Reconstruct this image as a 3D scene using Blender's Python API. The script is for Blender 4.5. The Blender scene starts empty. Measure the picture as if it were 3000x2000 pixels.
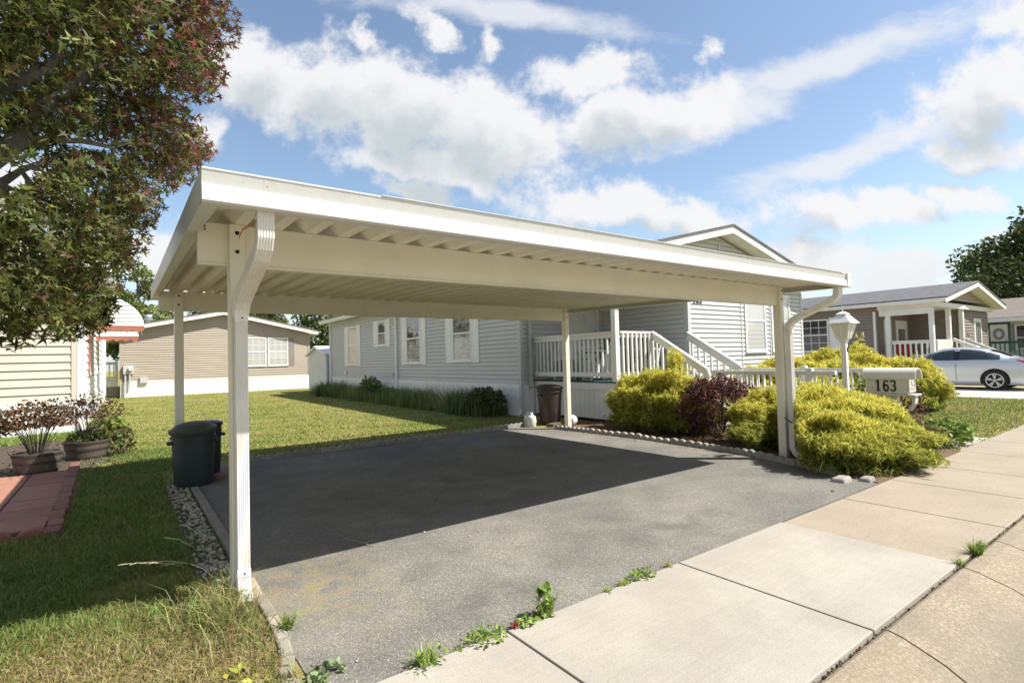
import bpy, math, random
import numpy as np
from mathutils import Vector, Matrix
random.seed(7); rng = np.random.default_rng(11)
S = bpy.context.scene; COL = S.collection
LOC = {}                                   # world position of every parent

# ------------------------------------------------------------------ materials
def newmat(name):
    m = bpy.data.materials.new(name); m.use_nodes = True
    nt = m.node_tree; nt.nodes.clear()
    out = nt.nodes.new('ShaderNodeOutputMaterial'); b = nt.nodes.new('ShaderNodeBsdfPrincipled')
    nt.links.new(b.outputs[0], out.inputs[0])
    return m, nt, b, out
def nd(nt, t, **k):
    n = nt.nodes.new(t)
    for a, v in k.items():
        if hasattr(n, a) and a not in ('Scale',): setattr(n, a, v)
        else: n.inputs[a].default_value = v
    return n
def ramp(nt, fac, stops, interp='LINEAR'):
    r = nt.nodes.new('ShaderNodeValToRGB'); r.color_ramp.interpolation = interp
    e = r.color_ramp.elements
    while len(e) < len(stops): e.new(0.5)
    for i, (p, c) in enumerate(stops):
        e[i].position = p; e[i].color = (*c, 1) if len(c) == 3 else c
    nt.links.new(fac, r.inputs[0]); return r
def noise(nt, vec, scale, detail=4, rough=.55, **k):
    n = nt.nodes.new('ShaderNodeTexNoise'); n.inputs['Scale'].default_value = scale
    n.inputs['Detail'].default_value = detail; n.inputs['Roughness'].default_value = rough
    nt.links.new(vec, n.inputs['Vector']); return n
def mix(nt, fac, a, b, mode='MIX'):
    m = nt.nodes.new('ShaderNodeMix'); m.data_type = 'RGBA'; m.blend_type = mode
    for s, v in ((0, fac), (6, a), (7, b)):
        if hasattr(v, 'is_linked') or hasattr(v, 'links'): nt.links.new(v, m.inputs[s])
        else: m.inputs[s].default_value = v if s == 0 else ((*v, 1) if len(v) == 3 else v)
    return m.outputs[2]
def mth(nt, op, a, b=0.0, c=None, clamp=False):
    m = nt.nodes.new('ShaderNodeMath'); m.operation = op; m.use_clamp = clamp
    for i, v in enumerate((a, b) if c is None else (a, b, c)):
        if hasattr(v, 'links'): nt.links.new(v, m.inputs[i])
        else: m.inputs[i].default_value = v
    return m.outputs[0]
def pos(nt): return nt.nodes.new('ShaderNodeNewGeometry').outputs['Position']
def bump(nt, b, h, strength=.3, dist=.01):
    n = nt.nodes.new('ShaderNodeBump'); n.inputs['Strength'].default_value = strength; n.inputs['Distance'].default_value = dist
    nt.links.new(h, n.inputs['Height']); nt.links.new(n.outputs[0], b.inputs['Normal']); return n
def pm(name, c1, c2=None, scale=6, rough=.6, bs=0, bscale=60, spec=.5, metal=0, lo=.35, hi=.7, coat=0, rvar=0, rnd=0):
    m, nt, b, _ = newmat(name); p = pos(nt)
    if c2 is None: c2 = tuple(x * .86 for x in c1)
    n = noise(nt, p, scale, 5, .6); r = ramp(nt, n.outputs[0], [(lo, c1), (hi, c2)])
    cc_ = r.outputs[0]
    if rnd:
        oi = nt.nodes.new('ShaderNodeObjectInfo'); cc_ = mix(nt, 1.0, cc_, ramp(nt, oi.outputs['Random'], [(0, (1-rnd,)*3), (.5, (1, 1, 1)), (1, (1+rnd, 1+rnd*.8, 1+rnd*.6))]).outputs[0], 'MULTIPLY')
    nt.links.new(cc_, b.inputs['Base Color'])
    b.inputs['Roughness'].default_value = rough; b.inputs['Specular IOR Level'].default_value = spec; b.inputs['Metallic'].default_value = metal
    if coat: b.inputs['Coat Weight'].default_value = coat; b.inputs['Coat Roughness'].default_value = .05
    if rvar:
        nt.links.new(mth(nt, 'MULTIPLY_ADD', n.outputs[0], rvar, rough - rvar * .5), b.inputs['Roughness'])
    if bs: bump(nt, b, noise(nt, p, bscale, 4).outputs[0], bs)
    return m
def leafmat(name, transl=.35, rough=.55, spec=.3):
    m, nt, b, out = newmat(name)
    a = nt.nodes.new('ShaderNodeAttribute'); a.attribute_name = 'Col'
    nt.links.new(a.outputs[0], b.inputs['Base Color']); b.inputs['Roughness'].default_value = rough
    b.inputs['Specular IOR Level'].default_value = spec
    t = nt.nodes.new('ShaderNodeBsdfTranslucent'); nt.links.new(a.outputs[0], t.inputs[0])
    mx = nt.nodes.new('ShaderNodeMixShader'); mx.inputs[0].default_value = transl
    nt.links.new(b.outputs[0], mx.inputs[1]); nt.links.new(t.outputs[0], mx.inputs[2]); nt.links.new(mx.outputs[0], out.inputs[0])
    return m
M = {}
M['white'] = pm('white_paint', (.76, .75, .72), (.69, .675, .63), 3, .45)
M['fascia'] = None
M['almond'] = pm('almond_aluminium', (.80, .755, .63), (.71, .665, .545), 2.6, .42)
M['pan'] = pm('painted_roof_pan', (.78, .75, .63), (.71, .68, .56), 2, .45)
M['dspout'] = pm('downspout_metal', (.78, .745, .70), (.70, .66, .60), 4, .38)
M['vinylwhite'] = pm('white_vinyl', (.80, .80, .79), (.75, .75, .74), 2, .5)
M['greysiding'] = pm('grey_vinyl_siding', (.54, .54, .535), (.505, .507, .507), 1.2, .55, .05, 200)
M['greytrim'] = pm('grey_vinyl_trim', (.53, .535, .54), (.49, .495, .50), 2, .5)
M['creamsiding'] = pm('cream_siding', (.60, .54, .46), (.55, .495, .42), 1, .55)
M['tansiding'] = pm('tan_siding', (.40, .345, .275), (.37, .315, .25), 1, .55)
M['brownsiding'] = pm('brown_siding', (.25, .21, .175), (.22, .185, .155), 1, .55)
M['creamgreen'] = pm('pale_siding', (.60, .61, .50), (.55, .56, .46), 1, .55)
M['shedgrey'] = pm('pale_shed_steel', (.56, .60, .62), (.50, .54, .57), 2, .45)
M['darktrim'] = pm('brown_trim', (.20, .18, .17), None, 3, .5)
M['taupe'] = pm('taupe_shutter', (.28, .24, .23), None, 3, .5)
M['redtrim'] = pm('red_trim', (.36, .13, .085), (.32, .115, .075), 3, .5)
M['greentrim'] = pm('green_paint', (.03, .11, .075), (.025, .09, .06), 3, .5)
M['deckgreen'] = pm('green_deck_carpet', (.035, .10, .10), (.03, .085, .09), 20, .9)
M['black'] = pm('black_plastic', (.012, .012, .016), (.02, .02, .026), 8, .4)
M['hole'] = pm('dark_hole', (.01, .008, .008), None, 3, .8)
M['bincan'] = pm('dark_green_plastic', (.012, .026, .028), (.017, .034, .034), 8, .5, .06, 60)
M['binlid'] = pm('faded_green_lid', (.04, .05, .028), (.055, .06, .03), 7, .6)
M['brownbin'] = pm('brown_plastic', (.05, .032, .026), (.065, .043, .034), 9, .45)
M['brick'] = pm('red_brick', (.27, .105, .075), (.19, .085, .065), 18, .85, .3, 90, rnd=.25)
M['paver'] = pm('red_concrete_paver', (.33, .155, .105), (.26, .125, .09), 9, .85, .25, 120, rnd=.14)
M['edger'] = pm('concrete_edger', (.30, .28, .25), (.20, .19, .17), 14, .9, .4, 110, rnd=.18)
M['strip'] = pm('old_concrete_strip', (.33, .29, .24), (.22, .20, .16), 9, .9, .4, 110, rnd=.2)
M['stone'] = pm('white_pebble', (.50, .44, .36), (.31, .27, .22), 14, .85, .3, 60)
M['wood'] = pm('weathered_oak', (.13, .10, .07), (.075, .06, .045), 22, .8, .4, 60)
M['hoop'] = pm('dark_iron_hoop', (.03, .03, .032), (.05, .045, .04), 14, .6)
M['soil'] = pm('soil', (.05, .035, .025), (.08, .055, .04), 25, .95, .6, 90)
M['bark'] = pm('maple_bark', (.27, .25, .21), (.14, .12, .10), 20, .85, .5, 70)
M['darkbark'] = pm('dark_bark', (.09, .075, .06), (.06, .05, .04), 12, .9, .5, 40)
M['jug'] = pm('milky_plastic', (.62, .62, .57), (.52, .52, .47), 8, .45)
M['steel'] = pm('galvanised_steel', (.55, .57, .58), (.48, .50, .51), 14, .35, 0, 60, .5, .7)
M['meter'] = pm('grey_meter_box', (.50, .51, .52), None, 4, .5)
M['redcushion'] = pm('red_cushion', (.50, .05, .04), None, 6, .7)
M['resin'] = pm('white_resin', (.74, .74, .71), (.68, .68, .65), 5, .45)
M['resingreen'] = pm('green_chair_fabric', (.03, .13, .10), (.025, .10, .08), 10, .7)
M['darkwicker'] = pm('dark_wicker', (.05, .035, .028), (.035, .025, .02), 40, .7)
M['lampglass'] = pm('frosted_lamp_glass', (.66, .64, .58), (.60, .58, .52), 10, .25)
M['mailplastic'] = pm('beige_mailbox_plastic', (.57, .545, .48), (.53, .505, .445), 6, .5)
M['letter'] = pm('black_vinyl_digits', (.015, .014, .013), None, 6, .45)
M['twig'] = pm('dry_twig', (.30, .24, .17), None, 8, .8)
M['cotton'] = pm('wreath_foliage', (.22, .20, .16), (.36, .32, .27), 40, .8)

# --- carport fascia: white enamel with lichen specks, dirt under the lip and two rust drips
m, nt, b, _ = newmat('white_enamel_fascia'); p = pos(nt); M['fascia'] = m
sx = nt.nodes.new('ShaderNodeSeparateXYZ'); nt.links.new(p, sx.inputs[0])
st = nt.nodes.new('ShaderNodeMapping'); st.inputs['Scale'].default_value = (30, 30, 2.2); nt.links.new(p, st.inputs[0])
streak = noise(nt, st.outputs[0], 1, 4)
big = noise(nt, p, 1.7, 4)
up = nt.nodes.new('ShaderNodeMapRange'); up.inputs[1].default_value = 2.09; up.inputs[2].default_value = 2.17; nt.links.new(sx.outputs[2], up.inputs[0])
dirt = mth(nt, 'MULTIPLY', mth(nt, 'MULTIPLY', ramp(nt, streak.outputs[0], [(.5, (0,0,0)), (.75, (1,1,1))]).outputs[0], ramp(nt, big.outputs[0], [(.42, (0,0,0)), (.65, (1,1,1))]).outputs[0]), up.outputs[0])
c = mix(nt, mth(nt, 'MULTIPLY', dirt, .55), (.58, .575, .55), (.30, .30, .24))
vo = nt.nodes.new('ShaderNodeTexVoronoi'); vo.inputs['Scale'].default_value = 26; nt.links.new(p, vo.inputs['Vector'])
spk = mth(nt, 'LESS_THAN', vo.outputs['Distance'], mth(nt, 'MULTIPLY_ADD', noise(nt, p, 9, 2).outputs[0], .9, -.36))
lft = nt.nodes.new('ShaderNodeMapRange'); lft.inputs[1].default_value = .75; lft.inputs[2].default_value = .2; nt.links.new(sx.outputs[0], lft.inputs[0])
c = mix(nt, mth(nt, 'MULTIPLY', mth(nt, 'MULTIPLY', spk, lft.outputs[0]), .6), c, (.30, .31, .24))
for xr in (.05, .068):
    d = mth(nt, 'ABSOLUTE', mth(nt, 'SUBTRACT', sx.outputs[0], xr))
    c = mix(nt, mth(nt, 'MULTIPLY', mth(nt, 'LESS_THAN', d, .0022), .4), c, (.55, .40, .24))
nt.links.new(c, b.inputs['Base Color']); b.inputs['Roughness'].default_value = .4

# --- shingles
def shingle(name, a, c2):
    m, nt, b, _ = newmat(name); p = pos(nt)
    mp = nt.nodes.new('ShaderNodeMapping'); mp.inputs['Scale'].default_value = (2.2, 2.2, 24); nt.links.new(p, mp.inputs[0])
    n = noise(nt, mp.outputs[0], 2.4, 3); n2 = noise(nt, p, 55, 2)
    r = ramp(nt, mth(nt, 'MULTIPLY_ADD', n2.outputs[0], .35, mth(nt, 'MULTIPLY', n.outputs[0], .7)), [(.35, a), (.65, c2)])
    nt.links.new(r.outputs[0], b.inputs['Base Color']); b.inputs['Roughness'].default_value = .9
    bump(nt, b, n2.outputs[0], .5, .01); return m
M['shingle'] = shingle('charcoal_shingles', (.055, .055, .062), (.13, .13, .14))
M['shinglebrown'] = shingle('brown_shingles', (.12, .10, .085), (.19, .165, .14))

# --- asphalt driveway
m, nt, b, _ = newmat('worn_asphalt'); p = pos(nt); M['asphalt'] = m
v = nt.nodes.new('ShaderNodeTexVoronoi'); v.inputs['Scale'].default_value = 200; nt.links.new(p, v.inputs['Vector'])
cr = ramp(nt, v.outputs['Color'], [(.0, (.080, .077, .070)), (.45, (.145, .139, .126)), (.80, (.20, .191, .172)), (.97, (.42, .40, .355))])
n = noise(nt, p, .9, 5); n2 = noise(nt, p, 3.5, 4)
c = mix(nt, .85, cr.outputs[0], ramp(nt, n.outputs[0], [(.33, (.80, .80, .80)), (.66, (1.28, 1.26, 1.2))]).outputs[0], 'MULTIPLY')
c = mix(nt, .6, c, ramp(nt, n2.outputs[0], [(.35, (.85, .85, .86)), (.65, (1.1, 1.1, 1.08))]).outputs[0], 'MULTIPLY')
sx = nt.nodes.new('ShaderNodeSeparateXYZ'); nt.links.new(p, sx.inputs[0])
def blob(x, y, rx, ry):
    dx = mth(nt, 'DIVIDE', mth(nt, 'SUBTRACT', sx.outputs[0], x), rx); dy = mth(nt, 'DIVIDE', mth(nt, 'SUBTRACT', sx.outputs[1], y), ry)
    d = mth(nt, 'SQRT', mth(nt, 'ADD', mth(nt, 'MULTIPLY', dx, dx), mth(nt, 'MULTIPLY', dy, dy)))
    return mth(nt, 'SUBTRACT', 1, d, clamp=True)
moss = mth(nt, 'MAXIMUM', blob(.42, -.05, .55, 1.0), mth(nt, 'MULTIPLY', blob(1.15, 1.9, .5, 1.6), .55))
moss = mth(nt, 'MULTIPLY', moss, ramp(nt, noise(nt, p, 7, 5).outputs[0], [(.42, (0,0,0)), (.6, (1,1,1))]).outputs[0])
oil = mth(nt, 'MULTIPLY', mth(nt, 'MAXIMUM', mth(nt, 'MAXIMUM', blob(2.5, 1.7, .7, .5), blob(4.3, 2.3, .5, .35)), mth(nt, 'MAXIMUM', blob(2.9, -.75, .8, .22), blob(1.2, -.85, .5, .25))), ramp(nt, noise(nt, p, 4, 5).outputs[0], [(.4, (0,0,0)), (.65, (1,1,1))]).outputs[0])
c = mix(nt, mth(nt, 'MULTIPLY', oil, .7), c, (.06, .058, .054))
c = mix(nt, mth(nt, 'MULTIPLY', moss, .6), c, (.24, .185, .075))
nt.links.new(c, b.inputs['Base Color']); b.inputs['Roughness'].default_value = .9; b.inputs['Specular IOR Level'].default_value = .3
bump(nt, b, v.outputs['Distance'], .45, .004)

# --- concrete
def concrete(name, a, c2, speck=.0, sc=140, pebble=None, spd=17, thr=.17):
    m, nt, b, _ = newmat(name); p = pos(nt)
    n = noise(nt, p, 1.4, 6, .65); n2 = noise(nt, p, sc, 3)
    st = nt.nodes.new('ShaderNodeMapping'); st.inputs['Scale'].default_value = (3, 60, 3); nt.links.new(p, st.inputs[0])
    br = noise(nt, st.outputs[0], 1, 3)
    c = ramp(nt, n.outputs[0], [(.32, a), (.68, c2)]).outputs[0]
    c = mix(nt, .5, c, ramp(nt, br.outputs[0], [(.35, (.93, .93, .93)), (.65, (1.06, 1.06, 1.06))]).outputs[0], 'MULTIPLY')
    c = mix(nt, .8, c, ramp(nt, n2.outputs[0], [(.3, (.86, .86, .86)), (.7, (1.1, 1.1, 1.1))]).outputs[0], 'MULTIPLY')
    if speck:
        mp = nt.nodes.new('ShaderNodeMapping'); mp.inputs['Scale'].default_value = (1, 2.4, 1); mp.inputs['Rotation'].default_value = (0, 0, .5); nt.links.new(p, mp.inputs[0])
        v = nt.nodes.new('ShaderNodeTexVoronoi'); v.inputs['Scale'].default_value = spd; nt.links.new(mp.outputs[0], v.inputs['Vector'])
        c = mix(nt, mth(nt, 'MULTIPLY', mth(nt, 'LESS_THAN', v.outputs['Distance'], thr), speck), c, (.16, .13, .10))
    h = n2.outputs[0]
    if pebble:
        v = nt.nodes.new('ShaderNodeTexVoronoi'); v.inputs['Scale'].default_value = 130; nt.links.new(p, v.inputs['Vector'])
        pc = ramp(nt, v.outputs['Color'], [(.1, (.20, .15, .095)), (.55, (.29, .23, .15)), (.93, (.52, .45, .34))]).outputs[0]
        wear = ramp(nt, noise(nt, p, 2.2, 4).outputs[0], [(.4, (0,0,0)), (.62, (1,1,1))]).outputs[0]
        c = mix(nt, mth(nt, 'MULTIPLY_ADD', wear, -.3, .55), c, pc); h = v.outputs['Distance']
        sxk = nt.nodes.new('ShaderNodeSeparateXYZ'); nt.links.new(p, sxk.inputs[0]); rub = nt.nodes.new('ShaderNodeMapRange'); rub.inputs[1].default_value = -2.48; rub.inputs[2].default_value = -2.74; nt.links.new(mth(nt, 'MULTIPLY_ADD', noise(nt, p, 5, 4).outputs[0], .3, mth(nt, 'SUBTRACT', sxk.outputs[1], .15)), rub.inputs[0])
        c = mix(nt, mth(nt, 'MULTIPLY', rub.outputs[0], .7), c, (.145, .128, .10))
    nt.links.new(c, b.inputs['Base Color']); b.inputs['Roughness'].default_value = .85; b.inputs['Specular IOR Level'].default_value = .35
    bump(nt, b, h, .35, .005); return m
M['slab_new'] = concrete('pale_new_concrete', (.375, .345, .295), (.295, .267, .225), .55, spd=6, thr=.045)
M['slab_old'] = concrete('weathered_beige_concrete', (.325, .275, .205), (.275, .23, .17), .5)
M['slab_far'] = concrete('driveway_concrete', (.43, .41, .37), (.38, .36, .32))
M['kerb'] = concrete('exposed_aggregate_kerb', (.245, .20, .14), (.19, .165, .13), 0, 90, True)
M['road'] = concrete('grey_road', (.20, .19, .17), (.27, .25, .21), .3, 60)
M['patch'] = pm('dark_asphalt_patch', (.07, .068, .065), (.12, .115, .11), 40, .9, .6, 110)
M['gapdirt'] = pm('gap_dirt', (.06, .045, .03), (.11, .085, .055), 40, .95, .7, 120)
M['mulch'] = pm('bark_mulch', (.10, .055, .035), (.20, .125, .08), 55, .95, .8, 120)

# --- lawn soil / thatch beneath the blades
m, nt, b, _ = newmat('lawn_turf'); p = pos(nt); M['turf'] = m
n = noise(nt, p, .55, 5); n2 = noise(nt, p, 26, 4, .7); n3 = noise(nt, p, 160, 2)
c = ramp(nt, n.outputs[0], [(.33, (.19, .20, .045)), (.52, (.27, .245, .075)), (.70, (.34, .27, .13))]).outputs[0]
c = mix(nt, .9, c, ramp(nt, n2.outputs[0], [(.3, (.65, .7, .6)), (.7, (1.25, 1.2, 1.15))]).outputs[0], 'MULTIPLY')
c = mix(nt, .8, c, ramp(nt, n3.outputs[0], [(.3, (.6, .65, .6)), (.7, (1.3, 1.25, 1.2))]).outputs[0], 'MULTIPLY')
nt.links.new(c, b.inputs['Base Color']); b.inputs['Roughness'].default_value = .9; b.inputs['Specular IOR Level'].default_value = .15
bump(nt, b, n3.outputs[0], .8, .02)

# --- window panes
def glass(name, kind):
    m, nt, b, _ = newmat(name); p = pos(nt)
    sx = nt.nodes.new('ShaderNodeSeparateXYZ'); nt.links.new(p, sx.inputs[0])
    b.inputs['Roughness'].default_value = .08; b.inputs['Coat Weight'].default_value = 1; b.inputs['Coat Roughness'].default_value = .01
    if kind == 'dark': c = ramp(nt, noise(nt, p, 2.5, 3).outputs[0], [(.35, (.012, .016, .02)), (.7, (.05, .055, .06))]).outputs[0]
    elif kind == 'blind':
        w = mth(nt, 'FRACT', mth(nt, 'MULTIPLY', sx.outputs[2], 38))
        c = ramp(nt, w, [(0, (.25, .26, .25)), (.3, (.50, .51, .48)), (.8, (.52, .53, .50)), (1, (.25, .26, .25))]).outputs[0]
    elif kind == 'curtain':
        c = ramp(nt, noise(nt, p, 3.2, 4).outputs[0], [(.42, (.015, .018, .018)), (.56, (.10, .10, .09)), (.70, (.34, .34, .31))]).outputs[0]  # dark and pale patches paint wavy reflections and curtain into the pane colour
    elif kind == 'lace':
        q = nt.nodes.new('ShaderNodeTexWave'); q.wave_type = 'BANDS'; q.bands_direction = 'Z'; q.inputs['Scale'].default_value = 4.2
        q.inputs['Distortion'].default_value = 5; q.inputs['Detail'].default_value = 1; q.inputs['Detail Scale'].default_value = .8; nt.links.new(p, q.inputs['Vector'])
        c = ramp(nt, q.outputs[0], [(.05, (.30, .25, .18)), (.25, (.62, .54, .42)), (.9, (.70, .62, .50))]).outputs[0]
    elif kind == 'sheer':
        w = mth(nt, 'FRACT', mth(nt, 'MULTIPLY', sx.outputs[1], 13))
        c = mix(nt, .5, ramp(nt, w, [(0, (.10, .11, .11)), (.5, (.24, .25, .25)), (1, (.10, .11, .11))]).outputs[0], ramp(nt, noise(nt, p, 2.2, 4).outputs[0], [(.4, (.03, .035, .035)), (.65, (.30, .30, .29))]).outputs[0])
    nt.links.new(c, b.inputs['Base Color'])
    bn = nt.nodes.new('ShaderNodeBump'); bn.inputs['Strength'].default_value = .12; bn.inputs['Distance'].default_value = .05
    nt.links.new(noise(nt, p, 2.6, 1).outputs[0], bn.inputs['Height']); nt.links.new(bn.outputs[0], b.inputs['Coat Normal'])
    return m
for k in ('dark', 'blind', 'curtain', 'lace', 'sheer'): M['g_' + k] = glass('window_glass_' + k, k)
# car
m, nt, b, _ = newmat('silver_car_paint'); M['paint'] = m
b.inputs['Base Color'].default_value = (.62, .64, .67, 1); b.inputs['Metallic'].default_value = .55; b.inputs['Roughness'].default_value = .32
b.inputs['Coat Weight'].default_value = 1; b.inputs['Coat Roughness'].default_value = .03
m, nt, b, _ = newmat('tinted_car_glass'); M['carglass'] = m
b.inputs['Base Color'].default_value = (.03, .045, .045, 1); b.inputs['Roughness'].default_value = .03; b.inputs['Coat Weight'].default_value = 1
M['tyre'] = pm('tyre_rubber', (.02, .02, .021), None, 12, .8)
M['rim'] = pm('alloy_rim', (.68, .68, .69), None, 6, .3, 0, 60, .5, .6)
M['tail'] = pm('red_tail_lens', (.45, .02, .02), None, 6, .15, coat=1)
for k, tr in (('maple', .4), ('leaf', .35), ('gold', .5), ('barb', .3), ('blade', .3), ('treeleaf', .3)): M[k] = leafmat(k + '_foliage', tr)

# ------------------------------------------------------------------ mesh building
def link(o, parent=None):
    COL.objects.link(o)
    if parent is not None: o.parent = parent
    return o
def thing(name, label, cat, loc=(0, 0, 0), group=None):
    o = bpy.data.objects.new(name, None); link(o); o.location = loc; o.empty_display_size = .1
    LOC[o.name] = Vector(loc); o['label'] = label; o['category'] = cat
    if group: o['group'] = group
    return o
def tag(o, label, cat, group=None):
    o['label'] = label; o['category'] = cat
    if group: o['group'] = group
    return o
class MB:
    def __init__(s): s.v = []; s.f = []; s.mi = []
    def add(s, vs, fs, m=0):
        n = len(s.v); s.v += [tuple(x) for x in vs]; s.f += [tuple(n + i for i in f) for f in fs]; s.mi += [m] * len(fs); return s
    def box(s, x0, x1, y0, y1, z0, z1, m=0):
        v = [(x, y, z) for z in (z0, z1) for y in (y0, y1) for x in (x0, x1)]
        return s.add(v, [(0,2,3,1),(4,5,7,6),(0,1,5,4),(2,6,7,3),(0,4,6,2),(1,3,7,5)], m)
    def bar(s, a, b, w, h, m=0, up=(0, 0, 1)):                      # square bar from a to b
        a = Vector(a); b = Vector(b); d = (b - a).normalized(); u = Vector(up)
        x = d.cross(u)
        if x.length < 1e-4: x = Vector((1, 0, 0))
        x.normalize(); y = x.cross(d).normalized()
        v = [p + x * i * w / 2 + y * j * h / 2 for p in (a, b) for i, j in ((-1,-1),(1,-1),(1,1),(-1,1))]
        return s.add(v, [(0,1,2,3),(7,6,5,4),(0,4,5,1),(1,5,6,2),(2,6,7,3),(3,7,4,0)], m)
    def prism(s, poly, fn, m=0):                                    # poly 2D, fn(u,v,k) -> xyz for k=0,1
        n = len(poly); v = [fn(u, w, k) for k in (0, 1) for u, w in poly]
        f = [tuple(range(n - 1, -1, -1)), tuple(range(n, 2 * n))] + [(i, (i+1) % n, n + (i+1) % n, n + i) for i in range(n)]
        return s.add(v, f, m)
    def tube(s, pts, rad, seg=8, m=0, cap=True):
        pts = [Vector(p) for p in pts]
        if not hasattr(rad, '__len__'): rad = [rad] * len(pts)
        n0 = len(s.v); px = None; vs = []; fs = []
        for i, p in enumerate(pts):
            d = (pts[min(i+1, len(pts)-1)] - pts[max(i-1, 0)]).normalized()
            if px is None:
                px = d.cross(Vector((0, 0, 1)))
                if px.length < .05: px = d.cross(Vector((0, 1, 0)))
            px = (px - d * px.dot(d)).normalized(); py = d.cross(px)
            vs += [p + (px * math.cos(t) + py * math.sin(t)) * rad[i] for t in [2*math.pi*k/seg for k in range(seg)]]
        for i in range(len(pts)-1):
            fs += [(i*seg+k, i*seg+(k+1)%seg, (i+1)*seg+(k+1)%seg, (i+1)*seg+k) for k in range(seg)]
        if cap: fs += [tuple(range(seg-1, -1, -1)), tuple((len(pts)-1)*seg+k for k in range(seg))]
        return s.add(vs, fs, m)
    def lathe(s, prof, c, seg=24, m=0, axis='z', sx=1, sy=1):
        vs = []; fs = []
        for r, h in prof:
            for k in range(seg):
                a = 2*math.pi*k/seg; u, w = r*math.cos(a)*sx, r*math.sin(a)*sy
                vs.append((c[0]+u, c[1]+w, c[2]+h) if axis == 'z' else (c[0]+h, c[1]+u, c[2]+w) if axis == 'x' else (c[0]+u, c[1]+h, c[2]+w))
        for i in range(len(prof)-1):
            fs += [(i*seg+k, i*seg+(k+1)%seg, (i+1)*seg+(k+1)%seg, (i+1)*seg+k) for k in range(seg)]
        fs += [tuple(range(seg-1, -1, -1)), tuple((len(prof)-1)*seg+k for k in range(seg))]
        return s.add(vs, fs, m)
    def build(s, name, mats, parent=None, bevel=0, smooth=False):
        o0 = LOC.get(parent.name, Vector()) if parent is not None else Vector()
        me = bpy.data.meshes.new(name); me.from_pydata([tuple(Vector(v) - o0) for v in s.v], [], s.f)
        for m in (mats if isinstance(mats, (list, tuple)) else [mats]): me.materials.append(m)
        me.polygons.foreach_set('material_index', s.mi)
        if smooth: me.polygons.foreach_set('use_smooth', [True] * len(s.f))
        me.update(); o = bpy.data.objects.new(name, me); link(o, parent); LOC[o.name] = o0
        if smooth: 
            try: me.set_sharp_from_angle(angle=math.radians(40))
            except Exception: pass
        if bevel:
            b = o.modifiers.new('b', 'BEVEL'); b.width = bevel; b.segments = 2; b.limit_method = 'ANGLE'; b.angle_limit = math.radians(40)
        return o
def struct(o): o['kind'] = 'structure'; return o
def stuff(o): o['kind'] = 'stuff'; return o
def npmesh(name, V, F, mat, C=None, parent=None, smooth=False):     # F: list of arrays (n,3)/(n,4)
    o0 = np.array(LOC.get(parent.name, Vector()) if parent is not None else (0, 0, 0)); V = np.asarray(V, np.float32) - o0.astype(np.float32)
    me = bpy.data.meshes.new(name); me.vertices.add(len(V)); me.vertices.foreach_set('co', V.ravel().astype(np.float32))
    F = [f for f in F if len(f)]
    tot = np.concatenate([np.full(len(f), f.shape[1]) for f in F]); st = np.concatenate([[0], np.cumsum(tot)[:-1]])
    idx = np.concatenate([f.ravel() for f in F]).astype(np.int32)
    me.loops.add(len(idx)); me.loops.foreach_set('vertex_index', idx)
    me.polygons.add(len(tot)); me.polygons.foreach_set('loop_start', st.astype(np.int32))
    if smooth: me.polygons.foreach_set('use_smooth', np.ones(len(tot), bool))
    me.materials.append(mat); me.update(calc_edges=True); me.validate()
    if C is not None:
        a = me.color_attributes.new('Col', 'FLOAT_COLOR', 'POINT')
        a.data.foreach_set('color', np.concatenate([C, np.ones((len(C), 1))], 1).astype(np.float32).ravel())
    o = bpy.data.objects.new(name, me); link(o, parent); LOC[o.name] = Vector([float(x) for x in o0])
    return o
def unit(a): return a / (np.linalg.norm(a, axis=-1, keepdims=True) + 1e-9)
def scatter(tv, tf, P, N, size, cols, spin=None):
    n = len(P); N = unit(N); a = rng.normal(size=(n, 3)); X = unit(np.cross(N, a)); Y = np.cross(N, X)
    tv = np.asarray(tv, float)
    V = P[:, None] + size[:, None, None] * (tv[None, :, 0:1]*X[:, None] + tv[None, :, 1:2]*Y[:, None] + tv[None, :, 2:3]*N[:, None])
    k = len(tv); F = (np.asarray(tf)[None] + (np.arange(n)*k)[:, None, None]).reshape(-1, len(tf[0]))
    return V.reshape(-1, 3), F, np.repeat(cols, k, 0)
def pick(cols, n, var=.18, w=None):
    c = np.array(cols)[rng.choice(len(cols), n, p=w)]
    return np.clip(c * (1 + var * rng.normal(size=(n, 1))) * (1 + .06 * rng.normal(size=(n, 3))), .004, .95)
OVAL = ([(0,-.5,0),(.22,-.2,.03),(.26,.1,.04),(0,.55,0),(-.26,.1,.04),(-.22,-.2,.03)], [(0,1,2,3),(0,3,4,5)])
def star():
    v = [(0, 0, 0)]; 
    tips = [(-140,.55),(-80,.80),(-0,1.0),(80,.80),(140,.55)]; ang = []
    for i, (a, r) in enumerate(tips):
        ang.append((a-13, r*.5)); ang.append((a, r)); ang.append((a+13, r*.5))
        if i < 4: ang.append(((a+tips[i+1][0])/2, .24))
    for a, r in ang:
        t = math.radians(a); v.append((r*math.sin(t), r*math.cos(t), -.10*r*r))
    return v, [(0, i, i+1) for i in range(1, len(v)-1)]
STAR = star()
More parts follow.
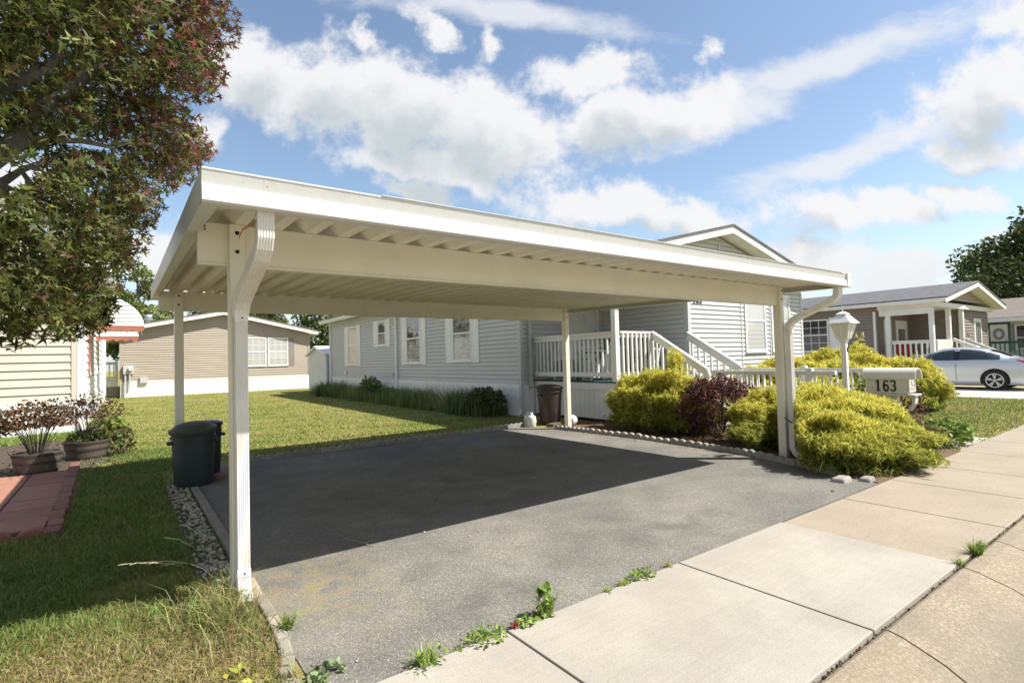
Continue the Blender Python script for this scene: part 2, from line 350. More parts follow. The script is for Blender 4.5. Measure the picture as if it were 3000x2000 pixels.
def blades(P, H, lean, width, cols, tipcol=None, curve=.5):
    """grass blades: 5 verts, a quad and a triangle each"""
    n = len(P); a = rng.uniform(0, 2*np.pi, n); s = np.stack([np.cos(a), np.sin(a), np.zeros(n)], 1)
    b = rng.uniform(0, 2*np.pi, n); L = np.stack([np.cos(b), np.sin(b), np.zeros(n)], 1) * (lean*rng.uniform(.2, 1.2, n))[:, None]
    up = np.array([0, 0, 1.])
    mid = P + H[:, None]*(.55*up + .35*curve*L); tip = P + H[:, None]*(1-.25*np.clip(lean, 0, 1.5)*curve)[:, None]*up + H[:, None]*L
    w = width[:, None]*s
    V = np.stack([P-w, P+w, mid+w*.7, mid-w*.7, tip], 1).reshape(-1, 3); o = np.arange(n)*5
    F4 = np.stack([o, o+1, o+2, o+3], 1); F3 = np.stack([o+3, o+2, o+4], 1)
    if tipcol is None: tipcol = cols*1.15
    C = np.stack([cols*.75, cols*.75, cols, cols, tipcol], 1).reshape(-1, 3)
    return V, F4, F3, C
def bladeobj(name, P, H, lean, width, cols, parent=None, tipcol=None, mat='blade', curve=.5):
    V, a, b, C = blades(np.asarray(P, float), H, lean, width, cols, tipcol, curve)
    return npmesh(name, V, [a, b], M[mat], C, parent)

# ------------------------------------------------------------------ camera, light, sky
f_, yaw, pitch, roll = 1562.457, math.radians(36.1528), math.radians(1.838), math.radians(-1.5192)
cp, sp, cy, sy = math.cos(pitch), math.sin(pitch), math.cos(yaw), math.sin(yaw)
fw = Vector((sy*cp, cy*cp, sp)); rt = Vector((cy, -sy, 0)); u0 = rt.cross(fw)
r2 = rt*math.cos(roll) + u0*math.sin(roll); u2 = -rt*math.sin(roll) + u0*math.cos(roll)
cam = bpy.data.cameras.new('camera'); co = bpy.data.objects.new('camera', cam); COL.objects.link(co)
CAMP = Vector((-.478, -3.309, 1.295))
co.matrix_world = Matrix(((r2.x, u2.x, -fw.x, CAMP.x), (r2.y, u2.y, -fw.y, CAMP.y), (r2.z, u2.z, -fw.z, CAMP.z), (0, 0, 0, 1)))
cam.sensor_width = 36; cam.lens = 36*f_/3000; cam.clip_end = 3000; cam.clip_start = .05
S.camera = co
SUND = Vector((.56, -.54, 1)).normalized(); el = math.asin(SUND.z); az = math.atan2(SUND.x, SUND.y)
sl = bpy.data.lights.new('sun', 'SUN'); sl.energy = 5.0; sl.angle = math.radians(.5); sl.color = (1, .955, .88)
so = bpy.data.objects.new('sun', sl); COL.objects.link(so); so.rotation_euler = (-SUND).to_track_quat('-Z', 'Y').to_euler(); so.location = (0, 0, 30)
W = bpy.data.worlds.new('World'); S.world = W; W.use_nodes = True; nt = W.node_tree; nt.nodes.clear()
out = nt.nodes.new('ShaderNodeOutputWorld'); bg = nt.nodes.new('ShaderNodeBackground'); nt.links.new(bg.outputs[0], out.inputs[0])
sk = nt.nodes.new('ShaderNodeTexSky'); sk.sky_type = 'NISHITA'; sk.sun_disc = False; sk.sun_elevation = el; sk.sun_rotation = az
sk.air_density = 1.0; sk.dust_density = .6; sk.ozone_density = 1.2
bg.inputs[1].default_value = .055
tc = nt.nodes.new('ShaderNodeTexCoord'); D = tc.outputs['Generated']
def vdot(v):
    n = nt.nodes.new('ShaderNodeVectorMath'); n.operation = 'DOT_PRODUCT'; nt.links.new(D, n.inputs[0]); n.inputs[1].default_value = v; return n.outputs['Value']
SKTINT = (2.05, 1.98, 1.86); CIRC = (8.8, 9.0, 9.4); CLIT = (9.5, 9.5, 9.6); CSHD = (6.1, 6.7, 7.0); FILLC = (6.4, 6.4, 6.5); HORC = (7.6, 8.2, 8.7)
a0 = math.radians(36)                                                # clouds laid out on a compass chart of the sky, north-east quarter
df = mth(nt, 'MAXIMUM', vdot((math.sin(a0), math.cos(a0), 0)), .08)
cu = mth(nt, 'DIVIDE', vdot((math.cos(a0), -math.sin(a0), 0)), df); cv = mth(nt, 'DIVIDE', vdot((0, 0, 1)), df)
cx = nt.nodes.new('ShaderNodeCombineXYZ'); nt.links.new(cu, cx.inputs[0]); nt.links.new(cv, cx.inputs[1]); CH = cx.outputs[0]
wn = noise(nt, CH, 5.0, 8, .6)
wv = nt.nodes.new('ShaderNodeVectorMath'); wv.operation = 'MULTIPLY_ADD'; nt.links.new(wn.outputs['Color'], wv.inputs[0]); wv.inputs[1].default_value = (.20, .17, 0); 
sub = nt.nodes.new('ShaderNodeVectorMath'); sub.operation = 'ADD'; nt.links.new(CH, sub.inputs[0]); sub.inputs[1].default_value = (-.10, -.085, 0)
nt.links.new(sub.outputs[0], wv.inputs[2]); WV = wv.outputs[0]
def cblob(src, u, v, ru, rv, rot, off=1.3):
    mp = nt.nodes.new('ShaderNodeMapping'); mp.vector_type = 'TEXTURE'; nt.links.new(src, mp.inputs[0])
    mp.inputs['Location'].default_value = (u, v, 0); mp.inputs['Rotation'].default_value = (0, 0, math.radians(rot)); mp.inputs['Scale'].default_value = (ru, rv, 1)
    ln = nt.nodes.new('ShaderNodeVectorMath'); ln.operation = 'LENGTH'; nt.links.new(mp.outputs[0], ln.inputs[0])
    return mth(nt, 'SUBTRACT', off, ln.outputs['Value'])
def union(src, L):
    o = None
    for q in L:
        bq = cblob(src, *q); o = bq if o is None else mth(nt, 'SMOOTH_MAX', o, bq, .25)
    return o
CUM = [(-.461,.571,.106,.09,0),(-.329,.525,.147,.106,0),(-.173,.479,.18,.114,-10),(-.025,.425,.163,.09,-15),(-.562,.456,.049,.041,0),(-.136,.650,.085,.035,-35,.95),(-.036,.630,.04,.07,-15,.95),(-.257,.62,.03,.07,15,.85),
 (.161,.547,.12,.058,10),(.225,.461,.18,.072,10),(.333,.466,.12,.06,15),(.915,.485,.163,.082,15),(.902,.385,.122,.041,0),(.998,.619,.09,.049,10),(.194,.278,.188,.049,-8),(.358,.257,.114,.049,-10),
 (.589,.259,.106,.053,-5),(.737,.255,.09,.034,0),(.846,.286,.085,.032,-5),(.601,.168,.122,.041,0),(.757,.147,.122,.039,0),(.957,.191,.098,.024,0),(-.184,.321,.082,.025,-10),(-.686,.234,.11,.06,0),(.403,.574,.035,.045,-40,.75),(-.134,.369,.196,.049,-10),
 (.40,.15,.2,.05,0),(1.2,.16,.2,.05,0),(-1.1,.35,.3,.12,0)]
CIR = [(.60,.545,.42,.040,15),(.645,.365,.25,.030,16),(.42,.46,.17,.05,20),(.0,.66,.3,.03,-8)]
cum = union(WV, CUM)
fine = noise(nt, CH, 13, 10, .66)
cd = mth(nt, 'MULTIPLY_ADD', mth(nt, 'SUBTRACT', fine.outputs[0], .5), 2.1, cum)
mr = nt.nodes.new('ShaderNodeMapRange'); mr.interpolation_type = 'SMOOTHSTEP'; mr.inputs[1].default_value = .06; mr.inputs[2].default_value = .78; mr.inputs[4].default_value = .97; nt.links.new(cd, mr.inputs[0]); DEN = mr.outputs[0]
cw1 = noise(nt, CH, 3.2, 5, .6); cwv = nt.nodes.new('ShaderNodeVectorMath'); cwv.operation = 'MULTIPLY_ADD'; nt.links.new(cw1.outputs['Color'], cwv.inputs[0]); cwv.inputs[1].default_value = (.12, .09, 0)
cws = nt.nodes.new('ShaderNodeVectorMath'); cws.operation = 'ADD'; nt.links.new(CH, cws.inputs[0]); cws.inputs[1].default_value = (-.06, -.045, 0); nt.links.new(cws.outputs[0], cwv.inputs[2]); CW = cwv.outputs[0]
cs = nt.nodes.new('ShaderNodeMapping'); cs.inputs['Rotation'].default_value = (0, 0, -.27); cs.inputs['Scale'].default_value = (3.5, 9, 1); nt.links.new(CW, cs.inputs[0])
cir = mth(nt, 'MULTIPLY_ADD', mth(nt, 'SUBTRACT', noise(nt, cs.outputs[0], 1.6, 9, .66).outputs[0], .5), 2.0, union(CW, CIR))
mc = nt.nodes.new('ShaderNodeMapRange'); mc.interpolation_type = 'SMOOTHSTEP'; mc.inputs[1].default_value = .0; mc.inputs[2].default_value = 1.0; mc.inputs[4].default_value = .85; nt.links.new(cir, mc.inputs[0])
# shaded parts of the cumulus: where there is more cloud above than below
sh = nt.nodes.new('ShaderNodeVectorMath'); sh.operation = 'ADD'; nt.links.new(WV, sh.inputs[0]); sh.inputs[1].default_value = (.02, .055, 0)
cum2 = union(sh.outputs[0], CUM[:4] + CUM[9:13] + CUM[14:19] + CUM[25:26])
thick = mth(nt, 'MULTIPLY_ADD', mth(nt, 'SUBTRACT', noise(nt, CH, 7, 6, .6).outputs[0], .5), 1.7, cum2)
ms = nt.nodes.new('ShaderNodeMapRange'); ms.interpolation_type = 'SMOOTHSTEP'; ms.inputs[1].default_value = .35; ms.inputs[2].default_value = 1.25; nt.links.new(thick, ms.inputs[0])
ccol = mix(nt, ms.outputs[0], CLIT, CSHD)
skc = mix(nt, 1.0, sk.outputs[0], SKTINT, 'MULTIPLY')
c1 = mix(nt, mc.outputs[0], skc, CIRC)
c1 = mix(nt, DEN, c1, ccol)
dz = mth(nt, 'MAXIMUM', vdot((0, 0, 1)), .0)
oth = nt.nodes.new('ShaderNodeVectorMath'); oth.operation = 'SCALE'; nt.links.new(D, oth.inputs[0]); nt.links.new(mth(nt, 'DIVIDE', 1, mth(nt, 'ADD', dz, .25)), oth.inputs['Scale'])
on = noise(nt, oth.outputs[0], 1.6, 8, .6)
om = nt.nodes.new('ShaderNodeMapRange'); om.interpolation_type = 'SMOOTHSTEP'; om.inputs[1].default_value = .42; om.inputs[2].default_value = .62; nt.links.new(on.outputs[0], om.inputs[0])
away = nt.nodes.new('ShaderNodeMapRange'); away.inputs[1].default_value = .45; away.inputs[2].default_value = .25; nt.links.new(vdot((math.sin(a0), math.cos(a0), 0)), away.inputs[0])
c1 = mix(nt, mth(nt, 'MULTIPLY', om.outputs[0], away.outputs[0]), c1, FILLC)  # unseen clouds added outside the view to whiten and tune ambient fill
hz = nt.nodes.new('ShaderNodeMapRange'); hz.interpolation_type = 'SMOOTHSTEP'; hz.inputs[1].default_value = .20; hz.inputs[2].default_value = .0; hz.inputs[4].default_value = .8; nt.links.new(dz, hz.inputs[0])
front = nt.nodes.new('ShaderNodeMapRange'); front.inputs[1].default_value = -.2; front.inputs[2].default_value = .3; nt.links.new(vdot((math.sin(a0), math.cos(a0), 0)), front.inputs[0])
c1 = mix(nt, mth(nt, 'MULTIPLY', hz.outputs[0], front.outputs[0]), c1, HORC)
# horizon haze ahead is painted over the Nishita sky; clouds elsewhere are added fill
nt.links.new(c1, bg.inputs[0])
S.view_settings.view_transform = 'Standard'; S.view_settings.look = 'None'; S.view_settings.exposure = .85; S.view_settings.gamma = 1
S.cycles.use_denoising = True; S.cycles.max_bounces = 6; S.cycles.transparent_max_bounces = 6; S.cycles.sample_clamp_indirect = 6

# ------------------------------------------------------------------ ground, pavement, road
struct(MB().box(-400, 400, -400, 400, -.6, -.16).build('ground', M['turf']))
struct(MB().box(-300, 300, -1.19, 300, -.2, 0).build('lawn', M['turf']))
JX = [-12.0, -10.7, -9.4, -8.1, -6.8, -5.5, -4.2, -2.9, -1.6, -.3, .985, 2.29, 3.54, 4.59, 5.65, 6.67, 7.9, 9.1, 10.4, 11.7, 13, 14.3, 15.6, 16.9, 18.2, 19.5, 20.8, 22.1, 23.4, 24.7, 26]
b = MB()
for x0, x1 in zip(JX[:-1], JX[1:]):
    m = 0 if -.4 < x0 < 3.0 else 1
    h = .012 if m == 0 else .004
    b.box(x0+.006, x1-.006, -2.262, -1.20 + (.0 if x1 < 8 else .05), -.11, h, m)
struct(b.build('sidewalk', [M['slab_new'], M['slab_old']], bevel=.005))
struct(MB().box(-60, 60, -2.34, -1.12, -.19, -.014).build('joint_dirt', M['gapdirt']))
b = MB()
KX = [-14, -8, -5, -2, .2, 2.36, 3.5, 4.2, 5.1, 7.2, 9.4, 11.6, 13.8, 16, 19, 22, 26, 40]
prof = [(-2.279, -.19), (-2.279, -.006), (-2.295, .002), (-2.36, .0), (-2.52, -.03), (-2.64, -.075), (-2.735, -.098), (-2.75, -.19)]
for x0, x1 in zip(KX[:-1], KX[1:]):
    sk_ = -.13
    b.prism(prof, lambda u, w, k, a=x0, c_=x1: ((a+.006 if k == 0 else c_-.006) + (u+2.3)*.32, u, w))
struct(b.build('kerb', M['kerb']))
struct(MB().box(-200, 200, -10, -2.742, -.4, -.098).build('road', M['road']))
V = []; n = 40
for i in range(n):
    a = 2*math.pi*i/n; r = 1 + .1*math.sin(3*a+1) + .07*math.sin(7*a)
    V.append((3.42 + .95*r*math.cos(a), -3.27 + .47*r*math.sin(a)))
struct(MB().prism(V, lambda u, w, k: (u, w, -.097 + .008*k)).build('road_patch', M['patch']))
n = 420; P_ = np.stack([rng.uniform(.8, 8.5, n), -2.271+.008*rng.normal(size=n), rng.uniform(-.016, -.002, n)], 1); JOINT = (P_, rng.uniform(.003, .009, n))
# driveway: one asphalt sheet with an uneven front edge
P2 = [(.135, -1.195), (.135, 4.62), (.9, 4.60), (3.2, 4.62), (5.62, 4.74), (5.78, 4.3), (5.86, 3.3), (5.92, 2.2), (5.86, 1.1), (5.78, .3), (5.62, -.35), (5.48, -.85), (5.42, -1.19)]
struct(MB().prism(P2, lambda u, w, k: (u, w, -.05 + .056*k)).build('driveway', M['asphalt']))
struct(MB().box(16.9, 21.8, -1.1, 9.0, -.1, .006).build('concrete_driveway', M['slab_far']))
# mulch bed to the right of the driveway
P2 = [(5.86, 4.4), (5.95, 3.3), (6.0, 2.2), (5.94, 1.1), (5.86, .3), (5.68, -.35), (5.45, -.85), (5.38, -1.185), (7.95, -1.185), (8.0, -.9), (8.05, .2), (8.05, 1.5), (8.0, 3.6), (7.15, 3.7), (7.15, 4.6)]
struct(MB().prism(P2, lambda u, w, k: (u, w, -.05 + .056*k)).build('mulch_bed', M['mulch']))
n = 2600; Pm = np.stack([rng.uniform(5.3, 7.6, n), rng.uniform(-1.15, 4.3, n), rng.uniform(.014, .03, n)], 1)
V, F, C = scatter([(-.5,-.15,0),(.5,-.15,0),(.5,.15,0),(-.5,.15,0)], [(0,1,2,3)], Pm, np.array([0,0,1.])+.5*rng.normal(size=(n,3)), rng.uniform(.02,.05,n), pick([(.20,.11,.07),(.33,.20,.12),(.13,.07,.05)], n))
kk = (Pm[:, 0] > 5.98) | ((Pm[:, 1] < -.3) & (Pm[:, 0] > 5.42+.3*np.maximum(0, Pm[:, 1]+.85)))
F = F.reshape(n, -1, 4)[kk].reshape(-1, 4)
stuff(npmesh('bark_chips', V, [F], M['leaf'], C))
struct(MB().box(8.1, 9.3, -1.15, 2.6, -.05, .01).build('garden_path', M['slab_far']))
struct(MB().box(-3.6, -.97, 2.45, 5.55, -.05, .004).build('path_bed', M['soil']))
struct(MB().prism([(-3.2, 5.2), (-3.2, 9.5), (-1.2, 9.5), (-.45, 7.3), (-.5, 6.3), (-1.02, 5.5)], lambda u, w, k: (u, w, -.05 + .058*k)).build('planting_bed', M['soil']))
struct(MB().prism([(-.12, .35), (-.13, 3.75), (.10, 3.75), (.10, .35)], lambda u, w, k: (u, w, -.03 + .033*k)).build('pebble_bed', M['soil']))

# ------------------------------------------------------------------ carport
T = thing('carport', 'white metal carport with corrugated roof over the asphalt driveway', 'carport', (3, 2, 0))
zu = lambda y: 2.085 + .022*y
XL, XR_, YF, YB = -.2, 6.27, -.68, 4.5
# ribbed roof sheet
xs = [XL+.012]; k = 0; pr = []
c0 = .35 - 3*.195
cells = [c0 + .195*i for i in range(0, 34)]
pts = []
for cxx in cells:
    for dx, h in ((-.066, 0), (-.018, .072), (.018, .072), (.066, 0)):
        x = cxx+dx
        if XL+.012 < x < XR_-.012: pts.append((x, h))
pts = [(XL+.012, 0)] + pts + [(XR_-.012, 0)]
vs = []; fs = []
for (x, h) in pts:
    for y in (YF+.0215, YB-.012): vs += [(x, y, zu(y)+h), (x, y, zu(y)+h+.004)]
for i in range(len(pts)-1):
    a = i*4; c = a+4
    fs += [(a, a+2, c+2, c), (a+1, c+1, c+3, a+3), (a, c, c+1, a+1), (a+2, a+3, c+3, c+2)]
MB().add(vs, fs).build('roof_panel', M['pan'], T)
# front gutter fascia
P2 = [(YF+.075, 2.012), (YF+.004, 2.010), (YF-.012, 2.018), (YF-.004, 2.086), (YF+.011, 2.094), (YF-.002, 2.150), (YF-.006, 2.156), (YF-.006, 2.164), (YF+.02, 2.164), (YF+.02, 2.02), (YF+.075, 2.02)]
MB().prism(P2, lambda u, w, k: ((XL, XR_)[k], u, w)).build('gutter', M['fascia'], T)
b = MB(); b.box(XR_-.09, XR_+.003, YF-.0145, YF+.02, 2.0075, 2.166)
b.build('end_cap', M['fascia'], T, bevel=.003)
MB().box(.62, XR_-.2, YF-.011, YF-.007, 2.1645, 2.1685).build('drip_edge', M['fascia'], T)
for x, s in ((XL, 1), (XR_, -1)):
    vs = []
    for y in (YF+.021, YB):
        z0 = 2.01 + .022*(y-YF); vs += [(x, y, z0), (x+s*.06, y, z0+.002), (x+s*.06, y, z0+.010), (x+s*.012, y, z0+.010), (x+s*.012, y, z0+.154), (x, y, z0+.154)]
    f = [tuple(range(6)), tuple(range(11, 5, -1))] + [(i, (i+1) % 6, 6+(i+1) % 6, 6+i) for i in range(6)]
    MB().add(vs, f).build('side_fascia', M['fascia'], T)
zb = 2.01 + .022*(YB-YF)
MB().box(XL, XR_, YB+.0005, YB+.012, zb, zb+.155).build('rear_fascia', M['fascia'], T)
def beam(y, z0, z1):
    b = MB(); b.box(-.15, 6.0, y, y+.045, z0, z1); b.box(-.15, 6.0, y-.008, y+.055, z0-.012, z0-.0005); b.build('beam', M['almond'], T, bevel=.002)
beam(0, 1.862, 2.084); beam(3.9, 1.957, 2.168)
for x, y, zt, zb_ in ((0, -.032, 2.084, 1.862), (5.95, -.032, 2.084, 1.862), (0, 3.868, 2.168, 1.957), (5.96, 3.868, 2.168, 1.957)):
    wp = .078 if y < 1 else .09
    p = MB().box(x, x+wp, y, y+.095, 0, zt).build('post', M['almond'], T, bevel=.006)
    for zz in (zt-.05, zt-.155):
        MB().lathe([(.011, 0), (.011, .004)], (x+wp/2, y-.0035, zz), 14, axis='y').build('bolt', M['hole'], p)
    for zz in (zt-.022, zt-.04):
        if y < 1 and x < 1: MB().lathe([(.0045, 0), (.0045, .004)], (-.115, -.0035, zz), 8, axis='y').build('bolt', M['hole'], p)
# downspouts (ribbed rectangular tube)
def ribtube(pts, w, d, name, mat, parent, side=(1, 0, 0)):
    n = 6; prof = []
    for i in range(n*4+1):
        t = i/(n*4); prof.append((-w/2 + w*t, -d/2 - (.0035 if i % 4 in (1, 2) else 0)))
    prof += [(w/2, d/2), (-w/2, d/2)]
    pts = [Vector(p) for p in pts]; vs = []; k = len(prof); fs = []
    sd = Vector(side)
    for i, p in enumerate(pts):
        dr = (pts[min(i+1, len(pts)-1)] - pts[max(i-1, 0)]).normalized()
        x = (sd - dr*sd.dot(dr)).normalized(); yv = dr.cross(x)
        if yv.y < 0 and abs(yv.y) > .2: yv = -yv
        vs += [p + x*u + yv*v for u, v in prof]
    for i in range(len(pts)-1): fs += [(i*k+j, i*k+(j+1) % k, (i+1)*k+(j+1) % k, (i+1)*k+j) for j in range(k)]
    return MB().add(vs, fs).build(name, mat, parent)
def spout(path, base, w, d, mats, kick):
    dsp = ribtube([base[0], base[1]], w, d, 'downspout', mats, T)
    ribtube(path, w*1.2, d*1.1, 'elbow', mats, dsp)
    ribtube(kick, w*1.07, d*1.07, 'outlet', mats, dsp)
    for z in (base[0][2]-.03, kick[0][2]-.005):
        x, y = base[0][0], base[0][1] - d/2
        MB().box(x-w*.54, x+w*.54, y-.0085, y+.01, z-.02, z+.02).build('strap', mats, dsp, bevel=.002)
        MB().lathe([(.005, -.003), (.005, 0)], (x+.002, y-.0085, z), 8, axis='y').build('screw', M['hoop'], dsp)
spout([(.066, -.60, 2.012), (.066, -.605, 1.95), (.066, -.603, 1.90), (.065, -.585, 1.86), (.062, -.54, 1.825), (.051, -.22, 1.70), (.046, -.14, 1.66), (.045, -.09, 1.615), (.045, -.070, 1.57)],
      ((.045, -.070, 1.585), (.045, -.070, .17)), .062, .062, M['dspout'], [(.045, -.070, .19), (.045, -.075, .13), (.046, -.10, .075), (.048, -.135, .03)])
MB().add([(.020, -.121, .010), (.076, -.121, .010), (.076, -.155, .047), (.020, -.155, .047)], [(0,1,2,3)]).build('outlet_mouth', M['hole'], T)  # dark sheet standing in for the shaded inside of the outlet
spout([(6.14, -.60, 2.012), (6.14, -.6, 1.95), (6.135, -.585, 1.90), (6.12, -.545, 1.865), (6.045, -.2, 1.70), (6.03, -.13, 1.66), (6.02, -.09, 1.60), (6.02, -.085, 1.55)],
      ((6.02, -.085, 1.56), (6.02, -.085, .17)), .083, .058, M['dspout'], [(6.02, -.085, .19), (6.02, -.09, .13), (6.02, -.115, .085), (6.02, -.165, .045)])
tag(MB().tube([(.05, -.60, 2.03), (.045, -.62, 1.99), (.015, -.60, 1.955), (-.02, -.56, 1.935), (-.03, -.54, 1.91), (-.031, -.535, 1.895)], [.004, .0045, .005, .004, .003, .001], 6).build('dead_twig', pm('rusty_twig', (.36, .17, .08), None, 30, .8)), 'dry reddish twig dangling from the carport gutter beside the left downspout', 'twig')

# ------------------------------------------------------------------ house kit
class Wall:
    def __init__(s, p0, p1, flip=False):
        s.o = Vector((p0[0], p0[1], 0)); d = Vector((p1[0]-p0[0], p1[1]-p0[1], 0)); s.L = d.length; s.d = d.normalized()
        s.n = Vector((s.d.y, -s.d.x, 0)) * (-1 if flip else 1)
    def p(s, u, z, off=0): q = s.o + s.d*u + s.n*off; return (q.x, q.y, z)
    def box(s, mb, u0, u1, z0, z1, a, c, m=0):
        v = [s.p(u, z, o) for o in (a, c) for z in (z0, z1) for u in (u0, u1)]
        return mb.add(v, [(0,1,3,2),(4,6,7,5),(0,4,5,1),(2,3,7,6),(0,2,6,4),(1,5,7,3)], m)
def clipz(poly, z, keep_above):
    o = []
    for i in range(len(poly)):
        a, c = poly[i], poly[(i+1) % len(poly)]
        ia = (a[1] >= z) if keep_above else (a[1] <= z); ic = (c[1] >= z) if keep_above else (c[1] <= z)
        if ia: o.append(a)
        if ia != ic:
            t = (z-a[1])/(c[1]-a[1]); o.append((a[0]+t*(c[0]-a[0]), z))
    return o
def siding(mb, w, poly, course, lip=.019, m=0, z0=None):
    """lap siding: every course leans out to a lip, with a shadow groove under the lip above"""
    zs = min(p[1] for p in poly) if z0 is None else z0; z1 = max(p[1] for p in poly); z = zs; g = course*.17
    def strip(za, zc, oa, oc):
        q = clipz(clipz(poly, za, True), zc, False)
        if len(q) < 3: return
        off = lambda zz: oa + (oc-oa)*(zz-za)/(zc-za)
        mb.add([w.p(u, zz, off(zz)) for u, zz in q], [tuple(range(len(q)))], m)
    def ledge(zz, oa, oc):
        q = clipz(clipz(poly, zz-.002, True), zz+.002, False)
        if len(q) < 3: return
        us = [p[0] for p in q]; mb.add([w.p(min(us), zz, oa), w.p(max(us), zz, oa), w.p(max(us), zz, oc), w.p(min(us), zz, oc)], [(0,1,2,3)], m)
    while z < z1-1e-4:
        strip(z, z+course-g, lip, .002); ledge(z, -.014, lip)
        strip(z+course-g, z+course, -.014, -.014); ledge(z+course-g, -.014, .002)
        z += course
def skirt(mb, w, u0, u1, z0, z1, pitch=.1, m=0):
    n = max(1, int((u1-u0)/pitch))
    vs = []
    for i in range(n+1):
        for uu, o in ((u0+(u1-u0)*i/n, 0), (u0+(u1-u0)*min(1, (i+.12)/n), .010), (u0+(u1-u0)*min(1, (i+.88)/n), .010)):
            if i == n and o: continue
            vs.append((uu, o))
    v = []; f = []
    for u, o in vs: v += [w.p(u, z0, o), w.p(u, z1, o)]
    for i in range(len(vs)-1): f.append((2*i, 2*i+2, 2*i+3, 2*i+1))
    mb.add(v, f, m)
def window(w, u0, u1, z0, z1, parent, frame, glass, zm=None, mun=(0, 0), fw_=.06, casing=0, fmat=None, gup=None):
    fm = frame; b = MB(); F = .036
    w.box(b, u0, u1, z0, z0+fw_, 0, F); w.box(b, u0, u1, z1-fw_, z1, 0, F)
    w.box(b, u0, u0+fw_, z0+fw_, z1-fw_, 0, F); w.box(b, u1-fw_, u1, z0+fw_, z1-fw_, 0, F)
    if zm: w.box(b, u0+fw_, u1-fw_, zm-.022, zm+.022, 0, F-.006)
    if casing:
        w.box(b, u0-casing, u1+casing, z1, z1+casing, 0, F-.01); w.box(b, u0-casing, u1+casing, z0-casing, z0, 0, F-.01)
        w.box(b, u0-casing, u0, z0, z1, 0, F-.01); w.box(b, u1, u1+casing, z0, z1, 0, F-.01)
    o = b.build('window', M[fm], parent, bevel=.004)
    s = MB(); w.box(s, u0-.015-casing, u1+.015+casing, z0-.018-casing, z0-.001-casing, 0, F+.018); s.build('sill', M[fm], o)
    segs = [(z0+fw_, zm-.022), (zm+.022, z1-fw_)] if zm else [(z0+fw_, z1-fw_)]
    for i, (a, c) in enumerate(segs):
        g = MB(); w.box(g, u0+fw_, u1-fw_, a, c, .002, .017 if i == 0 else .021)
        g.build('pane', M[gup if (i == 1 and gup) else glass], o)
        nx, nz = mun
        if nx:
            mm = MB()
            for k in range(1, nx): u = u0+fw_+(u1-u0-2*fw_)*k/nx; w.box(mm, u-.009, u+.009, a, c, .0215, .026)
            for k in range(1, nz): z = a+(c-a)*k/nz; w.box(mm, u0+fw_, u1-fw_, z-.009, z+.009, .0215, .0265)
            mm.build('muntin', M[fm], o)
    return o
def shutter(w, u0, u1, z0, z1, parent, mat):
    b = MB(); w.box(b, u0, u1, z0, z1, .0, .026)
    zm = z0 + (z1-z0)*.52; t = .05
    for a, c in ((z0, z0+t), (zm-t/2, zm+t/2), (z1-t, z1)): w.box(b, u0, u1, a, c, .026, .034)
    for a, c in ((u0, u0+t), (u1-t, u1)):
        w.box(b, a, c, z0+t, zm-t/2, .026, .034); w.box(b, a, c, zm+t/2, z1-t, .026, .034)
    for a, c in ((z0+t+.03, zm-t/2-.03), (zm+t/2+.03, z1-t-.03)):
        if u1-u0 > .2: w.box(b, u0+t+.025, u1-t-.025, a, c, .026, .032)
    return b.build('shutter', M[mat], parent, bevel=.003)
def gable_roof(x0, x1, xr, y0, y1, zr, ze, parent, top, trim='white', th=.05, fas=.15, soffit='white', name='roof'):
    b = MB()
    for xa in (x0, x1):
        P4 = [(xr, zr), (xa, ze), (xa, ze-th), (xr, zr-th)]
        b.prism(P4, lambda u, w, k: (u, (y0-.02, y1+.02)[k], w))
    o = b.build(name, M[top], parent)
    for ya, yb in ((y0, y0+.03), (y1-.03, y1)):
        MB().prism([(xr, zr-th-.001), (x0, ze-th-.001), (x0, ze-th-fas), (xr, zr-th-fas), (x1, ze-th-fas), (x1, ze-th-.001)], lambda u, w, k, ya=ya, yb=yb: (u, (ya, yb)[k], w)).build('rake_board', M[trim], o)
    b = MB()
    for xa in (x0, x1):
        sg = 1 if xa > xr else -1
        b.prism([(xr, zr-th-.10), (xa, ze-th-.10), (xa, ze-th-.115), (xr, zr-th-.115)], lambda u, w, k: (u, (y0+.031, y1-.031)[k], w))
    b.build('soffit', M[soffit], o)
    for xa in (x0, x1):
        b = MB(); sg = 1 if xa > xr else -1
        z = ze-th
        b.prism([(0, -.005), (.0, -.13), (.06, -.13), (.105, -.075), (.11, -.005), (.10, -.005), (.095, -.07), (.055, -.12), (.012, -.12), (.012, -.005)], lambda u, w, k: (xa+sg*(u-.02), (y0+.01, y1-.01)[k], z+w))
        b.build('eave_gutter', M[trim], o)
    return o
def pipe_spout(x, y, z0, z1, parent, mat, kick=(0, -.2)):
    b = MB(); b.box(x-.035, x+.035, y-.04, y+.04, z0+.12, z1)
    b.bar((x, y, z0+.15), (x+kick[0], y+kick[1], z0+.04), .08, .07)
    return b.build('downspout', M[mat], parent, bevel=.006)

